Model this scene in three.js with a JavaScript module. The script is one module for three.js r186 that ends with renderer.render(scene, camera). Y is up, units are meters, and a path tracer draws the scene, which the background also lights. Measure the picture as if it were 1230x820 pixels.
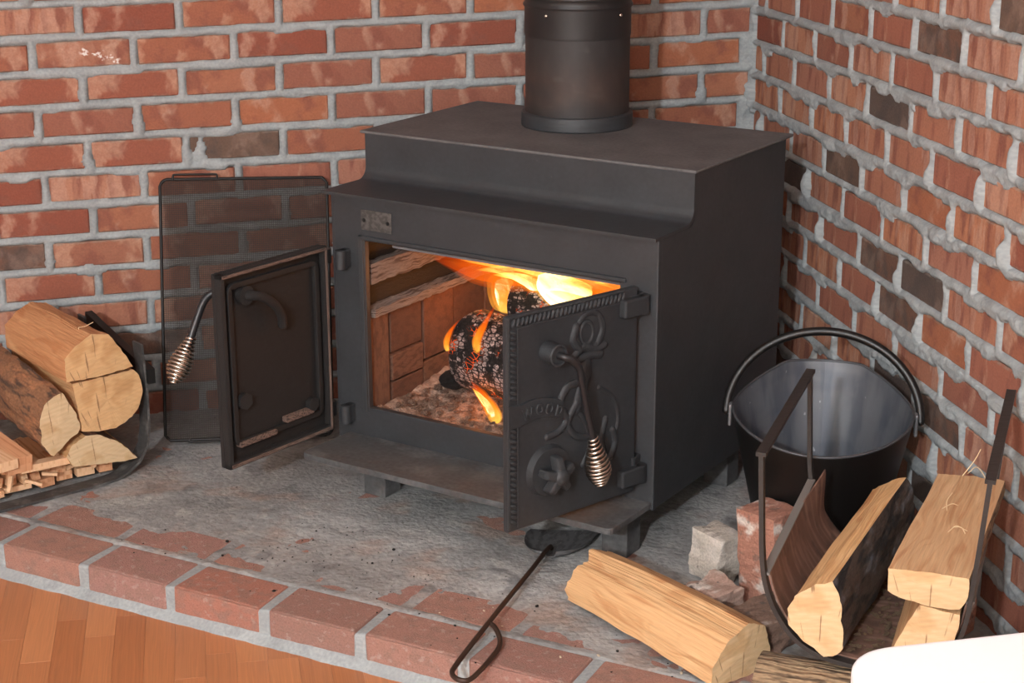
import * as THREE from 'three';
import { RoundedBoxGeometry } from 'three/addons/geometries/RoundedBoxGeometry.js';
import { mergeGeometries, mergeVertices, toCreasedNormals } from 'three/addons/utils/BufferGeometryUtils.js';
import { ImprovedNoise } from 'three/addons/math/ImprovedNoise.js';
import { FontLoader } from 'three/addons/loaders/FontLoader.js';
import { TextGeometry } from 'three/addons/geometries/TextGeometry.js';
import { RectAreaLightUniformsLib } from 'three/addons/lights/RectAreaLightUniformsLib.js';

// ------------------------------------------------------------------ camera, lights, exposure
const V = (x, y, z) => new THREE.Vector3(x, y, z);
const scene = new THREE.Scene();
scene.background = new THREE.Color(0x000000);
const renderer = new THREE.WebGLRenderer({ antialias: true });
renderer.toneMapping = THREE.LinearToneMapping;
renderer.toneMappingExposure = 1.0;
renderer.shadowMap.enabled = true;
renderer.shadowMap.type = THREE.PCFSoftShadowMap;
RectAreaLightUniformsLib.init();

const camera = new THREE.PerspectiveCamera(22.628, 1230 / 820, 0.05, 30);
const CAM = V(-1.2031, 1.27854, 3.62259);
{
  const yaw = 0.1796, pitch = 0.30434, roll = -0.00334;
  const fw = V(Math.sin(yaw) * Math.cos(pitch), -Math.sin(pitch), -Math.cos(yaw) * Math.cos(pitch));
  const r = V(Math.cos(yaw), 0, Math.sin(yaw)), u = r.clone().cross(fw);
  camera.position.copy(CAM);
  camera.up.copy(u.multiplyScalar(Math.cos(roll)).addScaledVector(r, -Math.sin(roll)));
  camera.lookAt(CAM.clone().add(fw));
}
// out of view: a key lamp standing in for a flash, an added ceiling fill
const LAMP = V(-2.4, 2.0, 5.0), LAMP_POWER = 34;
const PANEL = V(-1.5, 2.36, 3.0), PANEL_POWER = 3.0;
const FIRE_POWER = 0.26;
const FLOOR_Y = -0.058, CEIL = 2.42, ROOM_X = -3.4, ROOM_Z = 6.4;

// ------------------------------------------------------------------ helpers
let seed = 7;
const rnd = () => { seed = (seed * 1664525 + 1013904223) >>> 0; return seed / 4294967296; };
const rr = (a, b) => a + (b - a) * rnd();
const PN = new ImprovedNoise();
const n3 = (x, y, z = 0) => PN.noise(x, y, z);
const fbm = (x, y, z = 0, o = 4) => { let s = 0, a = 0.5; for (let i = 0; i < o; i++) { s += a * n3(x, y, z + i * 7.3); x *= 2.03; y *= 2.03; z *= 1.7; a *= 0.5; } return s; };
const clamp = (x, a = 0, b = 1) => Math.min(b, Math.max(a, x));
const mix = (a, b, t) => a + (b - a) * t;
const sstep = (a, b, x) => { const t = clamp((x - a) / (b - a)); return t * t * (3 - 2 * t); };
const mix3 = (a, b, t) => [mix(a[0], b[0], t), mix(a[1], b[1], t), mix(a[2], b[2], t)];

const used = {};
function numbered(n) { const k = used[n] = (used[n] ?? -1) + 1; return k ? n + '_' + String(k).padStart(3, '0') : n; }
function shade(o) { o.traverse((m) => { if (m.isMesh) { m.castShadow = true; m.receiveShadow = true; } }); return o; }
function part(name, geo, mat, parent, label) {
  const m = new THREE.Mesh(geo, mat); m.name = name; parent.add(m); m.castShadow = m.receiveShadow = true;
  if (label) m.userData.label = label;
  return m;
}
function tag(o, label, category, group) { o.userData.label = label; o.userData.category = category; if (group) o.userData.group = group; return o; }
// parts given in world coordinates -> a Group at the thing's base
function assemble(name, label, category, parts, group) {
  const box = new THREE.Box3();
  for (const p of parts) { p.geo.computeBoundingBox(); box.union(p.geo.boundingBox); }
  const b = V((box.min.x + box.max.x) / 2, box.min.y, (box.min.z + box.max.z) / 2);
  const g = new THREE.Group(); g.name = numbered(name); g.position.copy(b); scene.add(g);
  tag(g, label, category, group);
  const done = new Set();
  const add = (p, par) => { if (!done.has(p.geo)) { p.geo.translate(-b.x, -b.y, -b.z); done.add(p.geo); } const m = part(p.name, p.geo, p.mat, par, p.label); if (p.kind) m.userData.kind = p.kind; for (const c of p.sub ?? []) add(c, m); };
  for (const p of parts) add(p, g);
  return g;
}
function single(name, label, category, geo, mat, group, kind) {
  geo.computeBoundingBox(); const bb = geo.boundingBox, b = V((bb.min.x + bb.max.x) / 2, bb.min.y, (bb.min.z + bb.max.z) / 2);
  geo.translate(-b.x, -b.y, -b.z);
  const m = new THREE.Mesh(geo, mat); m.name = numbered(name); m.position.copy(b); m.castShadow = m.receiveShadow = true; scene.add(m);
  tag(m, label, category, group); if (kind) m.userData.kind = kind;
  return m;
}
function struct(name, geo, mat) { const m = new THREE.Mesh(geo, mat); m.name = name; m.userData.kind = 'structure'; m.castShadow = m.receiveShadow = true; scene.add(m); return m; }
const flat = (g) => { g = g.index ? g.toNonIndexed() : g; for (const k of Object.keys(g.attributes)) if (!['position', 'normal', 'uv'].includes(k)) g.deleteAttribute(k); return g; };
const merge = (gs) => mergeGeometries(gs.map(flat));
function box(x0, x1, y0, y1, z0, z1, r = 0.002) {
  const w = x1 - x0, h = y1 - y0, d = z1 - z0;
  const g = r > 0 ? new RoundedBoxGeometry(w, h, d, 2, Math.min(r, w / 2.1, h / 2.1, d / 2.1)) : new THREE.BoxGeometry(w, h, d);
  return g.translate((x0 + x1) / 2, (y0 + y1) / 2, (z0 + z1) / 2);
}
function boxUV(g, s = 1) { // uv in metres from position, by dominant normal
  g = g.index ? g.toNonIndexed() : g; const p = g.attributes.position, n = g.attributes.normal, uv = new Float32Array(p.count * 2);
  for (let i = 0; i < p.count; i++) {
    const ax = Math.abs(n.getX(i)), ay = Math.abs(n.getY(i)), az = Math.abs(n.getZ(i));
    const [a, b] = ax > ay && ax > az ? [p.getZ(i), p.getY(i)] : ay > az ? [p.getX(i), p.getZ(i)] : [p.getX(i), p.getY(i)];
    uv[2 * i] = a * s; uv[2 * i + 1] = b * s;
  }
  g.setAttribute('uv', new THREE.BufferAttribute(uv, 2)); return g;
}
function cyl(a, b, r0, r1 = r0, seg = 20, open = false) {
  const d = b.clone().sub(a), L = d.length(), g = new THREE.CylinderGeometry(r1, r0, L, seg, 1, open);
  g.translate(0, L / 2, 0); g.applyQuaternion(new THREE.Quaternion().setFromUnitVectors(V(0, 1, 0), d.normalize())); return g.translate(a.x, a.y, a.z);
}
const tube = (pts, r, seg = 60, rad = 10, closed = false, tension = 0.5) => {
  const c = new THREE.CatmullRomCurve3(pts.map((p) => p.isVector3 ? p : V(...p)), closed, 'catmullrom', tension);
  const t = new THREE.TubeGeometry(c, seg, r, rad, closed); if (closed) return t;
  const e0 = new THREE.SphereGeometry(r, rad, 6).translate(...c.getPoint(0).toArray()), e1 = new THREE.SphereGeometry(r, rad, 6).translate(...c.getPoint(1).toArray());
  return merge([t, e0, e1]);
};
// a flat strap swept along a path: wd is the direction of its width
function strap(pts, wd, w, t, closed = false) {
  const P = [], N = pts.length, pos = [], idx = [];
  for (let i = 0; i < N; i++) {
    const a = pts[closed ? (i + N - 1) % N : Math.max(0, i - 1)], b = pts[closed ? (i + 1) % N : Math.min(N - 1, i + 1)];
    const tan = b.clone().sub(a).normalize(), nn = tan.clone().cross(wd).normalize();
    for (const [s, q] of [[-1, -1], [1, -1], [1, 1], [-1, 1]]) P.push(pts[i].clone().addScaledVector(wd, s * w / 2).addScaledVector(nn, q * t / 2));
  }
  const quad = (a, b, c, d) => { for (const k of [a, b, c, a, c, d]) pos.push(P[k].x, P[k].y, P[k].z); };
  const M = closed ? N : N - 1;
  for (let i = 0; i < M; i++) { const A = i * 4, B = ((i + 1) % N) * 4; for (let k = 0; k < 4; k++) { const l = (k + 1) % 4; quad(A + k, A + l, B + l, B + k); } }
  if (!closed) { quad(3, 2, 1, 0); const A = (N - 1) * 4; quad(A, A + 1, A + 2, A + 3); }
  let g = new THREE.BufferGeometry(); g.setAttribute('position', new THREE.Float32BufferAttribute(pos, 3));
  g.computeVertexNormals(); g = toCreasedNormals(g, 0.5); g = boxUV(g); return g;
}
// ------------------------------------------------------------------ textures
function tex(w, h, fn, srgb = true, rep = true) {
  const d = new Uint8Array(w * h * 4);
  for (let y = 0; y < h; y++) for (let x = 0; x < w; x++) {
    const c = fn((x + 0.5) / w, (y + 0.5) / h, x, y), i = (y * w + x) * 4;
    if (typeof c === 'number') { d[i] = d[i + 1] = d[i + 2] = clamp(c) * 255; d[i + 3] = 255; } else { d[i] = clamp(c[0], 0, 255); d[i + 1] = clamp(c[1], 0, 255); d[i + 2] = clamp(c[2], 0, 255); d[i + 3] = c[3] ?? 255; }
  }
  const t = new THREE.DataTexture(d, w, h, THREE.RGBAFormat); t.magFilter = THREE.LinearFilter; t.minFilter = THREE.LinearMipmapLinearFilter; t.generateMipmaps = true;
  if (rep) t.wrapS = t.wrapT = THREE.RepeatWrapping;
  if (srgb) t.colorSpace = THREE.SRGBColorSpace; t.needsUpdate = true; return t;
}
// periodic noise: blends two shifted copies so that the tile repeats without a seam
function pn(u, v, fx, fy, z, o = 4) {
  const f = (a, b) => fbm(a * fx, b * fy, z, o), s = sstep(0, 0.25, u), t = sstep(0, 0.25, v);
  const A = s < 1 ? mix(f(u + 1, v), f(u, v), s) : f(u, v), B = t < 1 ? (s < 1 ? mix(f(u + 1, v + 1), f(u, v + 1), s) : f(u, v + 1)) : 0;
  return mix(t < 1 ? B : 0, A, t);
}
const std = (o) => new THREE.MeshStandardMaterial(o);
const phys = (o) => new THREE.MeshPhysicalMaterial(o);
const grainBump = tex(512, 512, (u, v) => 0.5 + pn(u, v, 24, 24, 3, 4) * 0.9, false);
const fineBump = tex(256, 256, (u, v) => 0.5 + pn(u, v, 60, 60, 9, 3) * 0.9, false);

// brick faces: blotchy (the left wall) and streaked downwards (the right wall)
const brickTex = [];
for (let k = 0; k < 20; k++) {
  const streak = k >= 8 && k < 15, dark = k >= 15 && k < 18, paint = k === 18;
  const base = dark ? [[104, 80, 66], [112, 78, 62], [92, 76, 68]][k - 15] : (streak ? [[178, 112, 86], [172, 106, 82], [182, 118, 90], [162, 94, 74], [176, 116, 92], [184, 114, 82], [170, 108, 88]] : [[158, 90, 66], [150, 80, 60], [164, 98, 72], [142, 72, 54], [158, 96, 74], [168, 96, 66], [150, 88, 70]])[k % 7];
  const pale = dark ? [136, 110, 96] : [[198, 154, 134], [196, 148, 124], [190, 144, 126]][k % 3], deep = dark ? [76, 66, 62] : [134, 74, 60];
  const amt = [0.05, 0.02, 0.11, -0.04, 0.14, 0.06, 0.0][k % 7];
  brickTex.push(tex(320, 96, (u, v) => {
    const z = k * 11.7, X = u * 0.19, Y = v * 0.055;
    const w1 = fbm(X * 30, Y * 30, z, 3) * 0.02;
    const blob = streak ? fbm((X + w1 * 0.4) * 27, Y * 6, z + 3, 4) : fbm((X + w1) * 15, (Y + w1) * 9, z + 3, 4);
    const blob2 = streak ? fbm(X * 46, Y * 9, z + 9, 4) : fbm(X * 22, Y * 18, z + 9, 4);
    let c = mix3(base, deep, sstep(-0.05, 0.3, blob2) * 0.75);
    c = mix3(c, pale, sstep(0.1 - amt, (streak ? 0.2 : 0.3) - amt, blob) * (streak ? 0.62 : 0.8) * (0.75 + 0.5 * fbm(X * 90, Y * 90, z, 3)));
    const g = fbm(X * 260, Y * 260, z, 3);
    c = c.map((q) => q * (1 + g * 0.12));
    const e = Math.min(u * 0.19, (1 - u) * 0.19, v * 0.055, (1 - v) * 0.055);
    const film = sstep(0.006, 0.0, e + fbm(X * 60, Y * 60, z + 20, 3) * 0.008) * 0.5;
    c = mix3(c, [150, 138, 128], film);
    { const l = c[0] * 0.3 + c[1] * 0.55 + c[2] * 0.15; c = mix3(c, [l, l, l], dark ? 0.1 : 0.13); if (!dark) c[1] *= 1.02; }
    if (paint) { const a = Math.abs((v - 0.42) - (u - 0.35) * 0.9 + fbm(X * 80, Y * 80, 2) * 0.3), m = (1 - sstep(0.04, 0.12, a)) * sstep(0.1, 0.16, u) * (1 - sstep(0.5, 0.56, u)) * sstep(-0.14, 0.1, fbm(X * 130, Y * 130, 5)); c = mix3(c, [226, 222, 218], m); }
    return c;
  }, true, false));
}
const brickBump = tex(320, 96, (u, v) => 0.5 + fbm(u * 40, v * 12, 1, 4) * 0.6 + fbm(u * 12, v * 3, 7, 2) * 0.4, false);
const brickMats = brickTex.map((t) => std({ map: t, roughness: 0.88, bumpMap: brickBump, bumpScale: 0.0012 }));
const mortarTex = tex(512, 512, (u, v) => { const g = pn(u, v, 9, 9, 2, 5), f = pn(u, v, 70, 70, 5, 3); const q = 1 + g * 0.16 + f * 0.16; return [156 * q, 162 * q, 163 * q]; });
const mortarBump = tex(512, 512, (u, v) => 0.5 + pn(u, v, 40, 40, 5, 4) * 0.9, false);
for (const t of [mortarTex, mortarBump]) t.repeat.set(2.5, 2.5);
const mortarMat = std({ map: mortarTex, roughness: 0.95, bumpMap: mortarBump, bumpScale: 0.0012 });
const plaster = std({ color: 0xd8d4cc, roughness: 0.9 });

// ------------------------------------------------------------------ the room: walls of brick
const PITCH = 0.07, JOINT = 0.017;
// W: {len, y0, y1, rows(k -> height of the course line at s), heads(row -> [first head joint, period])}
function brickWall(name, toWorld, o) {
  const rows = [];
  for (let r = o.r0; r <= o.r1; r++) {
    const [h0, per] = o.heads(r), list = [];
    for (let i = -3; i < 30; i++) {
      const a = h0 + i * per, b = a + per; if (b < o.s0 || a > o.s1) continue;
      const ja = n3(i * 3.7, r * 5.1, 2) * 0.006, jb = n3((i + 1) * 3.7, r * 5.1, 2) * 0.006;
      let A = a + ja + JOINT / 2, B = b + jb - JOINT / 2; A = Math.max(A, o.s0); B = Math.min(B, o.s1); if (B - A < 0.014) continue;
      const t = n3(i * 1.9, r * 2.3, 8) * 0.004, bt = n3(i * 2.9, r * 1.3, 5) * 0.0025;
      list.push({ A, B, y0: (s) => o.course(r + 1, s) + JOINT / 2 + t, y1: (s) => o.course(r, s) - JOINT / 2 + t + bt, r, i });
    }
    rows.push(list);
  }
  // mortar as a height field over the part of the wall that is near
  const st = 0.004, nx = Math.round((o.m1 - o.m0) / st), ny = Math.round((o.my1 - o.my0) / st), pos = [], uv = [], idx = [];
  const blobs = [...(o.extra ?? [])]; // dollops of mortar that were squeezed out at head joints and along beds
  for (const L of rows) for (const b of L) { const q = n3(b.i * 9.7 + 0.3, b.r * 7.9, 17) * 0.5 + 0.5, t = n3(b.i * 4.3, b.r * 9.1, 27) * 0.5 + 0.5, u = n3(b.i * 6.1, b.r * 2.7, 37) * 0.5 + 0.5; if (q < o.dollop) blobs.push({ s: b.A - JOINT / 2, y: b.y0(b.A) + 0.006 + 0.02 * t, w: 0.009 + 0.009 * u, h: 0.018 + 0.03 * t * t, d: o.proud + 0.006 * u }); if (t < o.dollop * 0.8) blobs.push({ s: mix(b.A, b.B, u), y: b.y0(b.A) - JOINT * 0.7, w: 0.02 + 0.03 * q, h: 0.011 + 0.005 * u, d: o.proud * 0.9 }); }
  const dist = (s, y) => { // signed distance into the nearest brick
    let best = -1;
    let r = Math.floor((o.course(0, s) - y) / PITCH);
    for (const q of [r - 1, r, r + 1]) { const L = rows[q - o.r0]; if (!L) continue; for (const b of L) { if (s < b.A - 0.03 || s > b.B + 0.03) continue; const d = Math.min(s - b.A, b.B - s, y - b.y0(s), b.y1(s) - y); if (d > best) best = d; } }
    return best;
  };
  for (let j = 0; j <= ny; j++) for (let i = 0; i <= nx; i++) {
    const s = o.m0 + i * st, y = o.my0 + j * st;
    const w = o.sloppy;
    let ws = s + n3(s * 26, y * 26, 4) * 0.0022 * w, wy = y + n3(s * 26, y * 26, 14) * 0.0022 * w;
    // squeezed-out mortar hangs below the bed joints
    const sag = w > 1.5 ? sstep(0.06, 0.36, n3(s * 13, y * 15, 31)) * 0.011 : sstep(0.22, 0.5, n3(s * 11, y * 14, 31)) * 0.006;
    const d0 = dist(ws, wy), d1 = sag > 0.0005 ? dist(ws, wy + sag) : d0, d = Math.min(d0, d1);
    let dn = d + fbm(s * 24, y * 24, 6, 3) * 0.0042 * w + n3(s * 8, y * 8, 3) * 0.0012 * w, lump = 0;
    for (const k of blobs) { const dx = (s - k.s) / k.w, dy = (y - k.y) / k.h; if (dx > -1.3 && dx < 1.3 && dy > -1.3 && dy < 1.3) { const q = dx * dx * (1 + 0.9 * clamp(dy)) + dy * dy + n3(s * 34, y * 34, 6) * 0.7; if (q < 1) { lump = Math.max(lump, Math.sqrt(1 - q) * k.d); dn = Math.min(dn, (q - 1) * 0.01); } } }
    const inner = sstep(-0.0015, 0.004, dn);
    let z = mix(o.proud * (0.75 + 0.9 * n3(s * 9, y * 9, 12)) + fbm(s * 28, y * 28, 22, 2) * 0.0028 * w + (w > 1.5 ? fbm(s * 80, y * 80, 42, 3) * 0.005 * sstep(-0.1, 0.3, n3(s * 7, y * 9, 51)) : 0) + lump + sstep(0, -0.008, d) * 0.0012 * w, -0.013, inner);
    z -= 0.0035 * (1 - inner) * sstep(-0.009, -0.004, dn) * (2.4 - w) * 0.5;
    if (s < 0.05) z += (0.05 - s) * 0.25 * (0.5 + fbm(s * 30, y * 30, 3) * 1.5) * (1 - inner);
    const p = toWorld(s, y, z); pos.push(p.x, p.y, p.z); uv.push(s, y);
  }
  for (let j = 0; j < ny; j++) for (let i = 0; i < nx; i++) { const a = j * (nx + 1) + i, b = a + 1, c = a + nx + 1, e = c + 1; idx.push(...(o.flip ? [a, c, b, b, c, e] : [a, b, c, b, e, c])); }
  const g = new THREE.BufferGeometry(); g.setAttribute('position', new THREE.Float32BufferAttribute(pos, 3)); g.setAttribute('uv', new THREE.Float32BufferAttribute(uv, 2)); g.setIndex(idx); g.computeVertexNormals();
  // the wall's body behind it, and its plain bed beyond the height field
  const slab = (a, b, c, e, z0, z1) => { const q = box(0, 1, 0, 1, 0, 1, 0), p = q.attributes.position; for (let i = 0; i < p.count; i++) { const w = toWorld(mix(a, b, p.getX(i)), mix(c, e, p.getY(i)), mix(z0, z1, p.getZ(i))); p.setXYZ(i, w.x, w.y, w.z); } q.computeVertexNormals(); return q; };
  const wall = struct(name, merge([g, slab(-0.15, o.s1, -0.15, CEIL, -0.16, -0.02), slab(o.m1, o.s1, -0.1, CEIL, -0.03, -0.002), slab(0, o.m1, o.my1, CEIL, -0.03, -0.002)]), mortarMat);
  const far = [];
  for (const L of rows) for (const b of L) {
    const cs = (b.A + b.B) / 2, y0 = b.y0(cs), y1 = b.y1(cs); if (y0 > CEIL || y1 < -0.03) continue;
    const near = b.A < o.m1 - 0.02 && y0 < o.my1 - 0.05;
    const w = b.B - b.A, h = y1 - y0, dp = 0.03;
    const pro = n3(b.i * 5.3, b.r * 3.1, 9) * 0.003, tilt = n3(b.i * 2.1, b.r * 4.4, 1) * 0.03, slope = (b.y1(b.B) - b.y1(b.A)) / w;
    // chamfered brick: front face with eased edges (about 28 triangles)
    const sh = [], c = 0.003, q = (x, y, z) => { const k = toWorld(cs + x, y0 + h / 2 + y + x * slope, z + pro + x * tilt * 0.1); return [k.x, k.y, k.z]; };
    const X = w / 2, Y = h / 2, jt = (m) => n3(b.i * 7 + m, b.r * 3.3, 4) * 0.003;
    const F = [[-X + c, -Y + c], [X - c, -Y + c], [X - c, Y - c], [-X + c, Y - c]], E = [[-X + jt(1), -Y + jt(2)], [X + jt(3), -Y + jt(4)], [X + jt(5), Y + jt(6)], [-X + jt(7), Y + jt(8)]];
    const P = [], U = [], vtx = (xy, z) => [q(xy[0], xy[1], z), [xy[0] / w * 0.96 * Math.min(1, w / 0.185) + 0.5, xy[1] / h * 0.94 + 0.5]];
    const quad = (a, b2, c2, e) => { for (const k of o.flip ? [a, c2, b2, a, e, c2] : [a, b2, c2, a, c2, e]) { P.push(...k[0]); U.push(...k[1]); } };
    const f = F.map((k) => vtx(k, 0)), e = E.map((k) => vtx(k, -c)), bk = E.map((k) => vtx(k, -dp));
    quad(f[0], f[1], f[2], f[3]);
    for (let k = 0; k < 4; k++) { const l = (k + 1) % 4; quad(f[k], e[k], e[l], f[l]); quad(e[k], bk[k], bk[l], e[l]); }
    const bg = new THREE.BufferGeometry(); bg.setAttribute('position', new THREE.Float32BufferAttribute(P, 3)); bg.setAttribute('uv', new THREE.Float32BufferAttribute(U, 2)); bg.computeVertexNormals();
    if (!near) { far.push(bg); continue; }
    const m = o.pick(b); part('brick', bg, brickMats[m], wall);
  }
  if (far.length) part('brickwork', merge(far), brickMats[0], wall).userData.kind = 'stuff';
  return wall;
}
const DARK_L = { '4_5': 15, '-1_5': 16 };
brickWall('wall_left', (s, y, z) => V(-s, y, z), {
  s0: 0.012, s1: 3.4, r0: -22, r1: 14, m0: 0, m1: 1.86, my0: -0.03, my1: 1.1, sloppy: 1.25, proud: 0.003, dollop: 0.42, extra: [{ s: 1.213, y: 0.588, w: 0.014, h: 0.03, d: 0.002 }, { s: 1.218, y: 0.572, w: 0.02, h: 0.014, d: 0.002 }], flip: true,
  course: (k, s) => (13 - k) * PITCH + 0.025 - 0.0255 * s,
  heads: (r) => ((r % 2 + 2) % 2 === 0 ? [1.443 - 0.2025 * 7, 0.2025] : [1.541 - 0.2035 * 7, 0.2035]),
  pick: (b) => { const k = b.r + '_' + b.i; if (k === '1_6') return 18; if (DARK_L[k]) return DARK_L[k]; const q = rnd(); return q < 0.06 && b.r > 3 ? 16 : q < 0.2 ? 8 + Math.floor(rnd() * 7) : Math.floor(rnd() * 8); },
});
const right = (s, y, z) => V(-z, y, s);
brickWall('wall_right', right, {
  s0: 0.012, s1: ROOM_Z, r0: -22, r1: 14, m0: 0, m1: 1.7, my0: -0.03, my1: 1.14, sloppy: 1.8, proud: 0.0045, dollop: 0.38, flip: false,
  course: (k, s) => (13 - k) * PITCH + 0.011 + 0.0183 * s,
  heads: (r) => ((r % 2 + 2) % 2 === 0 ? [0.465 - 0.197 * 3, 0.197] : [0.378 - 0.1945 * 2, 0.1945]),
  pick: (b) => { const q = rnd(); return q < 0.12 ? 15 + Math.floor(rnd() * 3) : q < 0.86 ? 8 + Math.floor(rnd() * 7) : Math.floor(rnd() * 8); },
});
struct('wall_back', box(ROOM_X - 0.1, 0.16, -0.15, CEIL, ROOM_Z, ROOM_Z + 0.12, 0), plaster);
struct('wall_far', box(ROOM_X - 0.12, ROOM_X, -0.15, CEIL, -0.16, ROOM_Z + 0.12, 0), plaster);
struct('ceiling', box(ROOM_X - 0.12, 0.16, CEIL, CEIL + 0.12, -0.16, ROOM_Z + 0.12, 0), plaster);

// ------------------------------------------------------------------ the stove's own axes: u along its front, z towards the viewer
const TH = -0.75437, SB = V(-0.46692, 0, 0.93856);
const SU = V(Math.cos(TH), 0, -Math.sin(TH)), SN = V(Math.sin(TH), 0, Math.cos(TH));
const stoveAt = (u, y, z) => V(SB.x + SU.x * u + SN.x * z, y, SB.z + SU.z * u + SN.z * z);

// ------------------------------------------------------------------ hearth: a raised slab with a border of bricks, mortar smeared over the rest
const HE = V(0, 0, 0).addScaledVector(SU, 0.9955).addScaledVector(SN, -0.095).normalize(), HM = V(-HE.z, 0, HE.x).multiplyScalar(1);
if (HM.dot(SN) > 0) HM.negate();                                   // inward, away from the viewer
const H0 = stoveAt(-0.268, 0, 0.502);
const hearthAt = (t, y, v) => V(H0.x + HE.x * t + HM.x * v, y, H0.z + HE.z * t + HM.z * v);
const sootTex = tex(1024, 1024, (u, v) => {
  const a = pn(u, v, 5, 5, 2, 5), b = pn(u, v, 16, 16, 7, 4), f = pn(u, v, 90, 90, 4, 3), r = pn(u, v, 7, 9, 13, 4), w = pn(u, v, 22, 22, 19, 4);
  let c = mix3([140, 141, 140], [164, 164, 162], sstep(-0.2, 0.25, a));
  c = mix3(c, [104, 104, 104], sstep(0.08, 0.34, b) * 0.6);
  c = mix3(c, [160, 130, 114], sstep(0.05, 0.3, r) * 0.45);
  c = mix3(c, [176, 174, 170], sstep(0.2, 0.34, w) * 0.5);
  c = mix3(c, [60, 58, 56], sstep(0.36, 0.42, f) * 0.6);
  return c.map((q) => q * (1 + f * 0.22));
});
sootTex.repeat.set(0.9, 0.9);
const hearthMortar = std({ map: sootTex, roughness: 0.93, bumpMap: mortarBump, bumpScale: 0.002 });
// bricks of the hearth: dusty red tops
const paverTex = [];
for (let k = 0; k < 6; k++) paverTex.push(tex(256, 160, (u, v) => {
  const z = 40 + k * 5, b = fbm(u * 7, v * 5, z, 4), s = fbm(u * 60, v * 36, z, 3), d = fbm(u * 14, v * 9, z + 3, 4);
  let c = mix3([[168, 120, 104], [160, 112, 98], [172, 122, 104], [164, 118, 106], [174, 112, 92], [156, 112, 98]][k], [148, 112, 98], sstep(-0.1, 0.3, b) * 0.7);
  c = mix3(c, [186, 172, 162], sstep(0.14, 0.36, d) * 0.4); c = mix3(c, [110, 76, 66], sstep(0.18, 0.4, s) * 0.6);
  const l = c[0] * 0.3 + c[1] * 0.55 + c[2] * 0.15; return mix3(c, [l, l, l], 0.15).map((q) => q * (1 + s * 0.25));
}));
const paverMats = paverTex.map((t) => std({ map: t, roughness: 0.9, bumpMap: grainBump, bumpScale: 0.0012 }));
function paver(t0, t1, v0, v1, y0, y1, k, parent, r = 0.005) {
  const w = t1 - t0, d = v1 - v0, h = y1 - y0, g = new RoundedBoxGeometry(w, h, d, 2, r), p = g.attributes.position, uv = g.attributes.uv, n = g.attributes.normal;
  for (let i = 0; i < p.count; i++) {
    const x = p.getX(i), y = p.getY(i), z = p.getZ(i), top = Math.abs(n.getY(i)) > 0.6;
    uv.setXY(i, x / 0.2 + 0.5 + k * 0.13, top ? z / 0.125 + 0.45 : y / 0.125 + 0.2 + k * 0.17);
    const q = hearthAt(t0 + w / 2 + x + n3(x * 9, z * 9, k) * 0.004, y0 + h / 2 + y + n3(x * 20, z * 20, k * 3 + 1) * 0.002, v0 + d / 2 - z * 1 + n3(x * 14, y * 20, k + 5) * 0.003);
    p.setXYZ(i, q.x, q.y, q.z);
  }
  g.computeVertexNormals();
  return part('brick', g, paverMats[k % 6], parent);
}
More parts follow.
